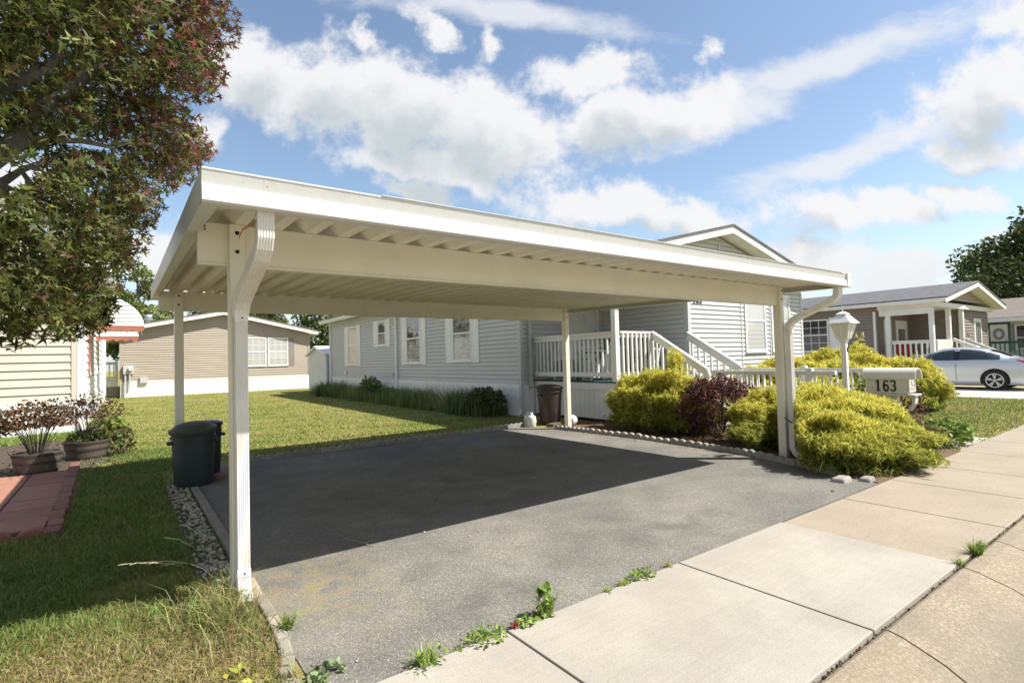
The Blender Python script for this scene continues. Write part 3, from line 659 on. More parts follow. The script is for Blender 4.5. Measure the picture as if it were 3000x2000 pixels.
# ------------------------------------------------------------------ the grey house with its corner porch
H = thing('grey_house', 'long grey vinyl sided house with white gable behind the carport', 'house', (10.5, 8, 0))
roofz = lambda x: 4.16 - .245*abs(x-10.52)
w1 = Wall((6.75, 19.66), (6.75, 6.28)); w2 = Wall((6.75, 6.28), (9.3, 6.28)); w3 = Wall((9.3, 6.28), (9.3, 3.67)); w4 = Wall((9.3, 3.67), (14.3, 3.67))
w5 = Wall((14.3, 3.67), (14.3, 19.66)); w6 = Wall((14.3, 19.66), (6.75, 19.66))
b = MB(); zt = 3.02
for w in (w1, w5): siding(b, w, [(0, .72), (w.L, .72), (w.L, zt), (0, zt)], .1035)
for w, top in ((w2, 2.9), (w3, 2.9)): siding(b, w, [(0, .72), (w.L, .72), (w.L, top), (0, top)], .1035)
siding(b, w4, [(0, .72), (w4.L, .72), (w4.L, 2.825), (0, 2.825)], .1035)
wg = Wall((6.75, 3.668), (14.3, 3.668)); siding(b, wg, [(0, 2.83), (wg.L, 2.83), (wg.L, zt), (3.77, zt+.924), (0, zt)], .1035)
siding(b, w6, [(0, .72), (w6.L, .72), (w6.L, zt), (w6.L-3.77, zt+.924), (0, zt)], .1035)
b.build('wall', M['greysiding'], H)
b = MB()                                                            # opaque core, so no light leaks
b.box(6.80, 14.25, 6.36, 19.6, .1, 2.9); b.box(9.38, 14.25, 3.75, 6.4, .1, 2.9)
b.build('core', M['darktrim'], H)
b = MB()
for w in (w1, w2, w3, w4, w5, w6): skirt(b, w, 0, w.L, 0, .60)
b.build('skirting', M['vinylwhite'], H)
b = MB()
for w in (w1, w2, w3, w4, w5, w6): w.box(b, 0.0, w.L, .60, .715, -.01, .018)
b.build('skirt_band', M['vinylwhite'], H)
def cpost(x, y, z0, z1, s, parent, mat, name='corner_trim'): MB().box(x-s, x+s, y-s, y+s, z0, z1).build(name, M[mat], parent)
for a_ in ((6.775, 6.305, .722, 3.0, .048), (6.775, 19.635, .722, 3.0, .048), (14.275, 3.695, .722, 2.82, .048), (9.325, 3.697, .722, 2.82, .05), (9.27, 6.25, .73, 2.858, .03)): cpost(*a_, H, 'greytrim')
for w, u, z0_, z1_ in ((w4, 2.05, .722, 2.82), (w4, 3.335, .722, 2.82), (wg, 3.79, 2.84, 3.80), (wg, 5.05, 2.84, 3.49)):   # vertical joints between the siding panels
    b = MB(); w.box(b, u-.02, u+.02, z0_, z1_, 0, .022); b.build('joint_trim', M['greytrim'], H)
gable_roof(6.4, 14.64, 10.52, 3.27, 20.05, 4.16, 3.151, H, 'shingle')
# porch ceiling and header
b = MB(); b.box(6.62, 9.29, 3.30, 6.27, 2.86, 2.88); b.build('porch_ceiling', M['white'], H)
b = MB(); b.box(7.06, 7.18, 3.80, 6.26, 2.56, 2.855); b.box(7.06, 9.28, 3.675, 3.795, 2.56, 2.825); b.build('porch_header', M['white'], H)
MB().box(7.055, 7.165, 3.68, 3.79, .80, 2.558).build('porch_post', M['white'], H, bevel=.005)
# windows of the long wall (u runs from the far corner towards the street)
Y = lambda y: 19.66 - y
for y0, y1, s0, s1, z0, z1, zm, g, gu in ((16.55, 17.55, 16.2, 17.97, 1.2, 2.70, 1.97, 'g_lace', None), (13.8, 14.5, 13.45, 14.9, 1.85, 2.71, 2.28, 'g_dark', 'g_curtain'),
                                     (11.2, 12.18, 10.85, 12.56, 1.22, 2.70, 2.0, 'g_curtain', 'g_curtain'), (8.3, 9.28, 7.96, 9.66, 1.25, 2.70, 2.0, 'g_sheer', 'g_curtain')):
    window(w1, Y(y1), Y(y0), z0, z1, H, 'vinylwhite', g, zm, gup=gu)
    shutter(w1, Y(s1), Y(y1)-.012, z0-.03, z1+.03, H, 'vinylwhite'); shutter(w1, Y(y0)+.012, Y(s0), z0-.03, z1+.03, H, 'vinylwhite')
for u0, u1 in ((2.19, 3.12), (3.40, 4.32)):
    window(w4, u0, u1, 1.30, 2.74, H, 'vinylwhite', 'g_blind', 2.06)
def door(w, u0, u1, z0, z1, parent, mat, panes=None, handle_left=False, name='door', trim='white'):
    b = MB()
    w.box(b, u0-.09, u0, z0, z1+.09, 0, .03); w.box(b, u1, u1+.09, z0, z1+.09, 0, .03); w.box(b, u0, u1, z1, z1+.09, 0, .03)
    d = MB(); w.box(d, u0+.004, u1-.004, z0, z1-.004, 0, .02)
    o = d.build(name, M[mat], parent, bevel=.004); b.build('door_frame', M[trim], o, bevel=.003)
    if panes:
        for a, c, e, g in panes: q = MB(); w.box(q, u0+a, u0+c, z0+e, z0+g, .021, .026); q.build('pane', M['g_sheer'], o)
    hb = MB(); hu = u0+.07 if handle_left else u1-.07; w.box(hb, hu-.02, hu+.02, z0+.95, z0+1.15, .021, .03); w.box(hb, hu-.06, hu+.02, z0+1.04, z0+1.065, .031, .06)
    hb.build('handle', M['steel'], o); return o
dr = door(w2, 1.52, 2.42, .81, 2.72, H, 'white')
hb = MB()
for z0_, z1_ in ((.15, .95), (1.05, 1.75)):
    w2.box(hb, 1.62, 2.32, .81+z0_, .81+z1_, .021, .027)
hb.build('door_panel', M['white'], dr, bevel=.004)
q = MB(); w2.box(q, 1.96, 1.98, 2.30, 2.32, .028, .034); q.build('peephole', M['hole'], dr)
# downspouts, vent cap, outlet
pipe_spout(6.70, 12.9, 0, 3.0, H, 'vinylwhite', (-.12, 0)); pipe_spout(6.68, 6.18, 0, 3.0, H, 'greytrim', (-.15, -.1)); pipe_spout(6.70, 19.72, 0, 2.98, H, 'vinylwhite', (-.15, 0)); pipe_spout(6.98, 6.22, .6, 2.9, H, 'greytrim', (0, -.05))
b = MB(); w1.box(b, Y(17.95), Y(17.75), .86, 1.0, .012, .07); b.build('vent_hood', M['vinylwhite'], H, bevel=.01)
b = MB(); w1.box(b, Y(13.3), Y(13.2), .80, .92, .012, .05); b.build('outlet_box', M['meter'], H)
b = MB(); b.tube([(10.4, 8.5, 4.1), (10.4, 8.5, 4.42)], .05, 10); b.build('vent_pipe', M['steel'], H)
# house numbers
def digits(txt, w, u, z, h, off, parent, mat='letter', cond=.62, name='number', th=.006, serif=True):
    """digits cut from sheet: each a closed outline or a thick stroke of segments"""
    def stroke(mb, pts, wd):
        n = len(pts); L = []; R = []
        for i, (x, y) in enumerate(pts):
            a = pts[max(i-1, 0)]; c = pts[min(i+1, n-1)]; dx, dy = c[0]-a[0], c[1]-a[1]; l = math.hypot(dx, dy) or 1
            ww = wd[i] if hasattr(wd, '__len__') else wd
            L.append((x - dy/l*ww/2, y + dx/l*ww/2)); R.append((x + dy/l*ww/2, y - dx/l*ww/2))
        v = []
        for A in (L, R):
            for x, y in A: v += [w.p(u_ + x*cond*h, z + y*h, off), w.p(u_ + x*cond*h, z + y*h, off+th)]
        f = []
        for i in range(n-1):
            a, c = 2*i, 2*i+2; r, s_ = 2*n+2*i, 2*n+2*i+2
            f += [(a+1, c+1, s_+1, r+1), (a, r, s_, c), (a, c, c+1, a+1), (r, r+1, s_+1, s_)]
        mb.add(v, f)
    arc = lambda cx_, cy_, rx, ry, a0, a1, n=14: [(cx_+rx*math.cos(math.radians(a0+(a1-a0)*i/n)), cy_+ry*math.sin(math.radians(a0+(a1-a0)*i/n))) for i in range(n+1)]
    mb = MB(); u_ = u
    for ch in txt:
        if ch == '1':
            stroke(mb, [(.34, 0.05), (.34, .99)], .24)
            if serif: stroke(mb, [(.06, .04), (.62, .04)], .08); stroke(mb, [(.06, .80), (.24, .84), (.36, .95)], [.07, .10, .13])
        elif ch == '6':
            stroke(mb, arc(.40, .30, .25, .25, 180, 540, 24), .19)
            stroke(mb, [(.155, .30), (.15, .55), (.19, .76), (.30, .90), (.45, .935), (.58, .90), (.63, .80)], [.2, .22, .21, .16, .12, .14, .19])
        elif ch == '3':
            stroke(mb, [(.12, .80), (.17, .88)] + arc(.36, .72, .24, .21, 120, -80, 12) + [(.28, .52)], [.18, .17] + [.12, .12, .13, .15, .18, .2, .2, .2, .19, .16, .13, .1, .09] + [.08])
            stroke(mb, [(.28, .525)] + arc(.36, .28, .26, .235, 85, -120, 14) + [(.15, .12), (.11, .19)], [.08] + [.09, .12, .15, .18, .2, .21, .21, .21, .2, .18, .15, .13, .12, .12, .13] + [.17, .19])
        u_ += .86*h*cond
    return mb.build(name, M[mat], parent)
digits('163', w4, .17, 2.385, .165, .02, H, cond=.80)

# ------------------------------------------------------------------ porch deck with rails and stairs
Dk = thing('porch_deck', 'raised white porch deck with green floor, slatted railing and stairs', 'porch', (8, 5, 0))
b = MB(); b.box(7.08, 9.285, 3.655, 6.262, .775, .80); b.build('floor', M['deckgreen'], Dk)
b = MB(); b.box(7.095, 7.125, 3.655, 6.262, .63, .773); b.box(7.126, 8.06, 3.655, 3.685, .63, .773); b.build('rim_board', M['white'], Dk, bevel=.003)
b = MB(); y = 3.70
while y < 6.2: b.box(7.118, 7.134, y, y+.128, .06, .628); y += .134
x = 7.14
while x < 8.0: b.box(x, x+.128, 3.672, 3.688, .06, .628); x += .134
b.build('skirt_boards', M['white'], Dk, bevel=.003)
def rail(p0, p1, h0, h1, parent, out, name='railing', n=None, board=.085, cap=.09, bot=.09, pick_=.036, end=True, sp=.13):
    p0, p1 = Vector(p0), Vector(p1); d = p1-p0; L = Vector((d.x, d.y, 0)).length; nrm = Vector((d.y, -d.x, 0)).normalized()*out
    b = MB(); up = lambda q, z: Vector((q.x, q.y, q.z+z))
    b.bar(up(p0, h1-.018), up(p1, h1-.018), cap, .036)
    b.bar(up(p0, h1-.035-board/2), up(p1, h1-.035-board/2), .036, board)
    MB().bar(up(p0, h0+bot/2), up(p1, h0+bot/2), .036, bot).build('bottom_rail', M['white'], parent)
    name = 'top_rail'
    n = n or max(2, int(L/sp)); r = b.build(name, M['white'], parent)
    for i in range(n):
        t = (i+.5)/n; q = p0+d*t + nrm*.037
        MB().bar(up(q, h0-.02), up(q, h1-.045), pick_, pick_, up=(d.x, d.y, 0)).build('baluster', M['white'], r)
    return r
rail((7.11, 3.80, .80), (7.11, 6.24, .80), .09, .965, Dk, 1, n=19)
rail((7.17, 3.70, .80), (8.06, 3.70, .80), .09, .965, Dk, 1, n=7)
MB().box(8.055, 8.145, 3.655, 3.745, .80, 1.74).build('newel_post', M['white'], Dk, bevel=.004)
rail((8.1, 3.66, .80), (8.1, 2.42, .045), .10, .97, Dk, -1, n=9, board=.12)
rail((9.23, 3.64, .80), (9.23, 2.46, .08), .10, .97, Dk, -1, n=8, board=.14)
for x, y in ((8.1, 2.44), (9.23, 2.5)): MB().box(x-.045, x+.045, y-.045, y+.045, 0, .98).build('newel_post', M['white'], Dk, bevel=.004)
b = MB()
for i in range(3):
    z = .80-.2*(i+1); y = 3.64-.30*i; b.box(8.16, 9.17, y-.31, y, z-.04, z); b.box(8.16, 9.17, y-.02, y-.002, z, z+.16)
b.build('stair_treads', M['deckgreen'], Dk)
b = MB()
for x in (8.13, 9.19): MB().add([(x, 3.65, .78), (x, 2.75, .18), (x, 2.60, 0), (x, 3.65, 0), (x+.025, 3.65, .78), (x+.025, 2.75, .18), (x+.025, 2.60, 0), (x+.025, 3.65, 0)], [(0,1,2,3), (7,6,5,4), (0,4,5,1), (1,5,6,2), (3,2,6,7), (0,3,7,4)]).build('stringer', M['white'], Dk)
# low path railings on both sides of the garden path
def low_fence(x, y0, y1, label, posts):
    o = thing('path_railing', label, 'fence', (x, y0, 0), 'railings beside the garden path')
    rail((x, y1, .0), (x, y0, .0), .62, .985, o, 1, board=.03, cap=.07, bot=.04, pick_=.026, sp=.11)
    for y in posts: MB().box(x-.045, x+.045, y-.045, y+.045, 0, 1.03).build('post', M['white'], o, bevel=.006)
low_fence(8.1, .28, 2.36, 'low white baluster railing with square post, nearer one beside the garden path', (.65,))
low_fence(9.3, .35, 2.42, 'low white baluster railing on the far side of the garden path', (1.3,))

# ------------------------------------------------------------------ furniture on the deck
def folding_chair(x, y, rz, label, sling, name='patio_chair'):
    o = thing(name, label, 'chair', (x, y, .80)); R = Matrix.Rotation(rz, 3, 'Z'); Q = lambda a, c, z: tuple(Vector((x, y, .80)) + R @ Vector((a, c, z)))
    b = MB()
    for s in (-.24, .24):
        b.tube([Q(s, .24, 0), Q(s, -.05, .40), Q(s, -.30, .92)], .014, 6); b.tube([Q(s, -.28, 0), Q(s, .22, .42)], .014, 6)
        b.tube([Q(s, .20, .62), Q(s, -.14, .60)], .018, 6); b.tube([Q(s, .20, .62), Q(s, .22, .42)], .012, 6)
    b.tube([Q(-.24, -.30, .92), Q(.24, -.30, .92)], .014, 6); b.tube([Q(-.24, .24, .01), Q(.24, .24, .01)], .012, 6)
    b.build('frame', M['resin'], o)
    MB().add([Q(-.22, .22, .43), Q(.22, .22, .43), Q(.22, -.07, .41), Q(-.22, -.07, .41), Q(-.22, .22, .45), Q(.22, .22, .45), Q(.22, -.07, .43), Q(-.22, -.07, .43)], [(0,1,2,3),(7,6,5,4),(0,4,5,1),(1,5,6,2),(2,6,7,3),(3,7,4,0)]).build('seat', M[sling], o)
    MB().add([Q(-.22, -.09, .45), Q(.22, -.09, .45), Q(.22, -.295, .90), Q(-.22, -.295, .90), Q(-.22, -.11, .45), Q(.22, -.11, .45), Q(.22, -.315, .90), Q(-.22, -.315, .90)], [(0,1,2,3),(7,6,5,4),(0,4,5,1),(1,5,6,2),(2,6,7,3),(3,7,4,0)]).build('backrest', M[sling], o)
folding_chair(7.65, 5.75, 2.2, 'white folding patio chair nearest the house wall on the porch deck', 'resin')
folding_chair(7.6, 4.75, 1.2, 'patio chair with dark green fabric seat on the porch deck', 'resingreen')
folding_chair(8.55, 4.2, 1.9, 'dark wicker backed chair behind the porch corner post', 'darkwicker')
o = thing('storage_box', 'white resin storage box with dark bands standing on the porch deck', 'box', (8.3, 5.3, .8))
MB().box(7.95, 8.7, 4.95, 5.55, .80, 1.46).build('body', M['resin'], o, bevel=.015); MB().box(7.93, 8.72, 4.93, 5.57, 1.462, 1.52).build('lid', M['resin'], o, bevel=.012)
b = MB(); b.box(7.942, 7.948, 4.96, 5.54, 1.36, 1.40); b.box(7.942, 7.948, 4.96, 5.54, .90, .93); b.build('band', M['black'], o)

# ------------------------------------------------------------------ tan house at the end of the lawn
Ht = thing('tan_house', 'tan sided house with shallow white gable at the far end of the lawn', 'house', (3.6, 31, 0))
a = Wall((-.57, 26.5), (7.68, 26.5)); a2 = Wall((7.68, 26.5), (7.68, 40)); a3 = Wall((-.57, 40), (-.57, 26.5)); a4 = Wall((7.68, 40), (-.57, 40))
b = MB(); zt = 2.93
siding(b, a, [(0, .72), (a.L, .72), (a.L, zt), (a.L/2, 3.86), (0, zt)], .11)
siding(b, a2, [(0, .72), (a2.L, .72), (a2.L, zt), (0, zt)], .11); siding(b, a3, [(0, .72), (a3.L, .72), (a3.L, zt), (0, zt)], .11)
siding(b, a4, [(0, .72), (a4.L, .72), (a4.L, zt), (a4.L/2, 3.86), (0, zt)], .11)
b.build('wall', M['tansiding'], Ht)
b = MB()
for w in (a, a2, a3, a4): skirt(b, w, 0, w.L, 0, .62, .13)
b.build('skirting', M['vinylwhite'], Ht)
b = MB()
for w in (a, a2, a3, a4): w.box(b, 0, w.L, .62, .715, -.01, .02)
b.build('skirt_band', M['vinylwhite'], Ht)
gable_roof(-.95, 8.05, 3.555, 26.15, 40.3, 4.07, 3.10, Ht, 'shinglebrown', fas=.19)
for u0, u1 in ((4.05, 5.05), (6.16, 7.18)): pass
for x0, x1 in ((4.55, 5.52), (5.60, 6.60)): window(a, x0+.57, x1+.57, 1.25, 2.71, Ht, 'vinylwhite', 'g_blind', 1.98, (3, 2), .05)
shutter(a, 7.20, 7.47, 1.25, 2.71, Ht, 'taupe')
for x, y in ((-.55, 26.52), (7.66, 26.52)): cpost(x, y, .72, 2.85, .05, Ht, 'tansiding')
b = MB(); a.box(b, .10, .48, 1.05, 1.45, .012, .16); o = b.build('meter_box', M['meter'], Ht, bevel=.01)
MB().lathe([(.10, 0), (.10, -.06), (.07, -.11)], (-.20, 26.34, 1.28), 16, axis='y').build('meter_dial', M['lampglass'], o)
MB().box(-.41, -.35, 26.36, 26.42, .05, 1.05).build('conduit', M['meter'], o); MB().box(-.25, -.19, 26.36, 26.42, .4, 1.05).build('conduit', M['meter'], o)
b = MB(); a.box(b, .72, 1.02, .62, .90, .02, .12); b.build('cable_box', M['meter'], Ht, bevel=.01)
MB().lathe([(.12, 0), (.12, .25), (.19, .26), (.19, .34), (.12, .36), (.12, .40), (.19, .41), (.15, .5)], (.55, 28.5, 3.42), 14).build('roof_vent', M['steel'], Ht)
# its side porch in the gap on the left
o = thing('side_porch', 'white railed side porch with dark lattice base beside the tan house', 'porch', (-1.5, 28, 0))
MB().box(-3.2, -.66, 27.0, 29.5, .72, .80).build('floor', M['vinylwhite'], o)
b = MB(); b.box(-3.2, -.66, 27.0, 27.04, .50, .72); b.build('rim_board', M['vinylwhite'], o)
b = MB(); b.box(-3.2, -.66, 27.02, 27.05, .0, .5); b.build('lattice', M['taupe'], o)
rail((-3.2, 27.03, .8), (-.72, 27.03, .8), .06, .82, o, 1, sp=.16, cap=.1, pick_=.05)
MB().box(-.76, -.65, 26.97, 27.08, .8, 1.75).build('newel_post', M['vinylwhite'], o)

# ------------------------------------------------------------------ pale tool shed
o = thing('tool_shed', 'pale grey metal tool shed tucked behind the grey house', 'shed', (7.5, 21.3, 0))
w = Wall((6.62, 22.75), (6.62, 20.05)); L = w.L
b = MB(); b.add([w.p(0, 0), w.p(L, 0), w.p(L, 1.68), w.p(L/2, 2.02), w.p(0, 1.68)], [(0,1,2,3,4)])
b.add([(8.6, 22.75, 0), (8.6, 20.05, 0), (8.6, 20.05, 1.68), (8.6, 21.4, 2.02), (8.6, 22.75, 1.68)], [(0,1,2,3,4)])
ws = Wall((6.62, 20.05), (8.6, 20.05)); skirt(b, ws, 0, ws.L, 0, 1.68, .18); wn_ = Wall((8.6, 22.75), (6.62, 22.75)); skirt(b, wn_, 0, wn_.L, 0, 1.68, .18)
b.build('wall', M['shedgrey'], o)
b = MB()
for y, s in ((19.93, 1), (22.87, -1)): b.prism([(21.4, 2.10), (y, 1.72), (y, 1.66), (21.4, 2.03)], lambda u, z, k: ((6.5, 8.7)[k], u, z))
b.build('roof', M['vinylwhite'], o)
MB().box(6.59, 6.68, 20.02, 20.09, 0, 1.66).build('corner_trim', M['vinylwhite'], o)

# ------------------------------------------------------------------ cream house on the left with red-trimmed awnings
Hc = thing('cream_house', 'cream sided house with red trimmed awnings behind the maple', 'house', (-5, 15, 0))
c1_ = Wall((-8.2, 11), (-1.12, 11)); c2_ = Wall((-1.12, 11), (-1.12, 23)); c3_ = Wall((-8.2, 23), (-8.2, 11)); c4_ = Wall((-1.12, 23), (-8.2, 23))
b = MB(); rz = lambda u, L: 3.2 + .25*min(u, L-u)
siding(b, c1_, [(0, .66), (c1_.L-.22, .66), (c1_.L-.22, 3.2), (c1_.L/2, 4.1), (0, 3.2)], .163, .018)
siding(b, c4_, [(0, .66), (c4_.L, .66), (c4_.L, 3.2), (c4_.L/2, 4.1), (0, 3.2)], .163, .018); siding(b, c3_, [(0, .66), (c3_.L, .66), (c3_.L, 3.2), (0, 3.2)], .163, .018)
b.build('wall', M['creamsiding'], Hc)
b = MB(); siding(b, c2_, [(0, .66), (c2_.L, .66), (c2_.L, 3.2), (0, 3.2)], .163, .018); b.build('side_wall', M['vinylwhite'], Hc)
b = MB()
for w in (c1_, c2_, c3_, c4_): w.box(b, 0, w.L, 0, .58, -.03, -.005)
b.build('skirting', M['vinylwhite'], Hc)
b = MB()
for w in (c1_, c2_, c3_, c4_): w.box(b, -.02, w.L+.02, .55, .655, -.03, .03)
b.build('skirt_band', M['vinylwhite'], Hc)
b = MB(); c1_.box(b, c1_.L-.215, c1_.L-.13, .66, 3.2, 0, .025); b.build('corner_panel', M['creamsiding'], Hc)
MB().box(-1.245, -1.09, 10.97, 11.10, 0, 3.2).build('corner_trim', M['vinylwhite'], Hc)
MB().box(-1.13, -1.06, 22.9, 23.03, 0, 3.2).build('corner_trim', M['vinylwhite'], Hc)
gable_roof(-8.66, -.66, -4.66, 10.6, 23.3, 4.62, 3.62, Hc, 'shinglebrown', fas=.3)
window(c2_, 1.6, 2.7, 1.2, 2.3, Hc, 'vinylwhite', 'g_curtain', 1.75); shutter(c2_, 1.15, 1.55, 1.15, 2.35, Hc, 'redtrim'); shutter(c2_, 2.75, 3.15, 1.15, 2.35, Hc, 'redtrim')
window(c2_, 6.0, 7.1, 1.2, 2.2, Hc, 'vinylwhite', 'g_curtain', 1.7)
pipe_spout(-1.04, 22.6, 0, 3.1, Hc, 'vinylwhite', (.1, 0))
def awning(y0, y1, zb_, zt_, x0, x1):
    n = 10; arc = [(x0 + (x1-x0)*math.sin(math.pi/2*i/n), zb_ + (zt_-zb_)*math.cos(math.pi/2*i/n)) for i in range(n+1)]
    b = MB()
    for i in range(n): b.add([(arc[i][0], y0, arc[i][1]), (arc[i+1][0], y0, arc[i+1][1]), (arc[i+1][0], y1, arc[i+1][1]), (arc[i][0], y1, arc[i][1])], [(0,1,2,3)])
    o = b.build('awning', M['vinylwhite'], Hc)
    b = MB(); w = Wall((x0, y0), (x1, y0)); siding(b, w, [(0, zb_)] + [(x-x0, z) for x, z in arc[::-1]][0:], .095, .012); b.build('awning_end', M['vinylwhite'], o)
    b = MB(); w = Wall((x0, y1), (x1, y1), True); siding(b, w, [(0, zb_)] + [(x-x0, z) for x, z in arc[::-1]][0:], .095, .012); b.build('awning_end', M['vinylwhite'], o)
    def scal(pf, L):
        k = int(L/.22); v = []; f = []
        for i in range(k*4+1):
            u = L*i/(k*4); dz_ = -.13 - .035*math.sin(2*math.pi*u/.22); v += [pf(u, zb_-.001), pf(u, zb_+dz_)]
        for i in range(k*4): f.append((2*i, 2*i+2, 2*i+3, 2*i+1))
        return v, f
    b = MB(); b.add(*scal(lambda u, z: (x0+u, y0-.004, z), x1-x0)); b.build('valance', M['redtrim'], o)
    b = MB(); b.add(*scal(lambda u, z: (x1+.004, y0+u, z), y1-y0)); b.build('valance', M['redtrim'], o)
awning(12.2, 14.6, 2.31, 3.06, -1.11, -.06); awning(16.6, 18.6, 2.28, 2.85, -1.11, -.08)

# ------------------------------------------------------------------ brown house with corner porch on the right
Hb = thing('brown_house', 'brown sided house with white porch posts and gable beyond the silver car', 'house', (26, 10, 0))
p1 = Wall((22.5, 19), (22.5, 4.75)); p2 = Wall((22.5, 4.75), (25.75, 4.75)); p3 = Wall((25.75, 4.75), (25.75, 3.1)); p4 = Wall((25.75, 3.1), (29.4, 3.1)); p5 = Wall((29.4, 3.1), (29.4, 19)); p6 = Wall((29.4, 19), (22.5, 19))
b = MB()
for w, zt_ in ((p1, 2.95), (p2, 2.73), (p3, 2.73), (p4, 2.73), (p5, 2.95)): siding(b, w, [(0, .55), (w.L, .55), (w.L, zt_), (0, zt_)], .115)
siding(b, p6, [(0, .55), (p6.L, .55), (p6.L, 2.72), (p6.L/2, 3.5), (0, 2.72)], .115)
b.build('wall', M['brownsiding'], Hb)
b = MB()
for w in (p1, p2, p3, p4, p5, p6): skirt(b, w, 0, w.L, 0, .55, .13)
b.build('skirting', M['vinylwhite'], Hb)
pg = Wall((22.5, 3.0), (29.4, 3.0)); b = MB(); siding(b, pg, [(.35, 3.04), (6.55, 3.04), (3.45, 3.66)], .115); b.build('gable_wall', M['tansiding'], Hb)
gable_roof(22.1, 29.8, 25.95, 2.55, 19.4, 3.80, 3.03, Hb, 'shingle', fas=.17)
b = MB(); b.box(22.4, 29.5, 2.93, 3.04, 2.73, 2.90); b.build('gable_board', M['white'], Hb)
b = MB(); b.box(22.45, 22.57, 3.05, 4.7, 2.5, 2.73); b.build('porch_header', M['white'], Hb)
b = MB(); b.box(22.44, 22.47, 3.05, 4.74, 2.735, 3.0); b.build('porch_fascia', M['white'], Hb)
b = MB(); b.box(22.475, 25.74, 3.05, 4.74, 2.735, 2.745); b.build('porch_ceiling', M['white'], Hb)
for x, y in ((22.52, 3.1), (22.52, 4.42), (24.35, 3.1), (25.66, 3.04)): MB().box(x-.08, x+.08, y-.055, y+.08, .55, 2.73).build('porch_post', M['white'], Hb, bevel=.006)
MB().box(22.45, 25.74, 2.98, 4.74, .45, .549).build('porch_floor', M['darktrim'], Hb)
r_ = rail((22.52, 3.2, .55), (22.52, 4.35, .55), .06, 1.02, Hb, 1, sp=.16, cap=.1, pick_=.05)
r_ = rail((22.6, 3.06, .55), (24.28, 3.06, .55), .06, 1.02, Hb, 1, sp=.10, cap=.1, pick_=.07)
rail((24.40, 3.0, .55), (24.40, 1.75, -.1), .1, 1.08, Hb, 1, sp=.2, cap=.1, pick_=.05); rail((25.62, 2.96, .55), (25.62, 1.75, -.1), .1, 1.08, Hb, 1, sp=.2, cap=.1, pick_=.05)
window(p1, 11.45, 12.50, 1.24, 2.55, Hb, 'vinylwhite', 'g_dark', 1.92, (3, 2), .05); shutter(p1, 12.53, 13.0, 1.2, 2.6, Hb, 'vinylwhite')
window(p2, .55, 1.15, .8, 2.35, Hb, 'vinylwhite', 'g_dark', 1.45, (3, 3), .05, .05); door(p2, 1.75, 2.75, .56, 2.3, Hb, 'white', [(.15, .85, .2, 1.5)])
window(p4, 1.75, 2.6, 1.35, 2.35, Hb, 'vinylwhite', 'g_dark', None, (3, 1), .06, .08)
pipe_spout(22.45, 4.85, 0, 2.7, Hb, 'white', (-.1, 0))
for x, y in ((29.37, 3.13),): cpost(x, y, .55, 2.7, .05, Hb, 'brownsiding')
MB().tube([(23.2, 10.5, 3.2), (23.2, 10.5, 3.6)], .09, 10).build('vent_pipe', M['steel'], Hb)
b = MB(); p4.box(b, .75, .95, 1.72, 1.85, .02, .03); b.build('number_plate', M['darktrim'], Hb)
for x, y, lb in ((23.15, 4.25, 'red cushioned porch chair on the brown house porch'), (23.6, 3.55, 'small white side table on the brown house porch')):
    red = 'red' in lb; o = thing('porch_chair' if red else 'side_table', lb, 'chair' if red else 'table', (x, y, .55))
    for dx in (-.22, .22):
        for dy in (-.22, .22): MB().box(x+dx-.02, x+dx+.02, y+dy-.02, y+dy+.02, .55, .92 if red else 1.0).build('leg', M['resin'], o)
    MB().box(x-.26, x+.26, y-.26, y+.26, .92 if red else 1.0, .99 if red else 1.04).build('seat' if red else 'table_top', M['redcushion' if red else 'resin'], o, bevel=.01)
    if red: MB().box(x+.2, x+.28, y-.26, y+.26, 1.0, 1.5).build('backrest', M['redcushion'], o, bevel=.02)

# ------------------------------------------------------------------ pale house with green trim at the right edge
Hg = thing('green_trim_house', 'pale house with dark green door and railing at the right edge', 'house', (36, 0, 0))
g1 = Wall((33, 6), (33, -9)); g2 = Wall((33, -9), (40, -9)); g3 = Wall((40, -9), (40, 6)); g4 = Wall((40, 6), (33, 6))
b = MB()
for w in (g1, g3): siding(b, w, [(0, .5), (w.L, .5), (w.L, 2.42), (0, 2.42)], .12)
for w in (g2, g4): siding(b, w, [(0, .5), (w.L, .5), (w.L, 2.42), (w.L/2, 3.6), (0, 2.42)], .12)
b.build('wall', M['creamgreen'], Hg)
b = MB()
for w in (g1, g2, g3, g4): w.box(b, 0, w.L, 0, .5, -.02, .005)
b.build('skirting', M['vinylwhite'], Hg)
b = MB()
for x in (32.55, 40.45): b.prism([(36.5, 3.72), (x, 2.60), (x, 2.55), (36.5, 3.66)], lambda u, z, k: (u, (6.3, -9.3)[k], z))
o = b.build('roof', M['shinglebrown'], Hg)
b = MB(); b.box(32.52, 32.549, -9.3, 6.3, 2.40, 2.58); b.box(32.549, 33.0, -9.3, 6.3, 2.40, 2.42); b.build('fascia', M['vinylwhite'], o)
door(g1, 2.22, 2.86, .55, 2.30, Hg, 'vinylwhite', None, False, 'door', 'greentrim')
pts = [(math.cos(2*math.pi*i/20), math.sin(2*math.pi*i/20)) for i in range(21)]
tag(MB().tube([(32.93, 3.46+.16*c_, 1.85+.22*s_) for c_, s_ in pts], .05, 6).build('door_wreath', M['cotton']), 'twiggy wreath hanging on the green framed front door', 'wreath')
window(g1, 3.10, 3.7, 1.1, 2.25, Hg, 'vinylwhite', 'g_dark', 1.65); shutter(g1, 2.98, 3.09, 1.05, 2.3, Hg, 'taupe')
o = thing('green_porch', 'dark green porch railing in front of the pale house at right', 'porch', (32, 2.5, 0))
MB().box(31.6, 32.95, -1.5, 4.1, .3, .5).build('floor', M['greentrim'], o)
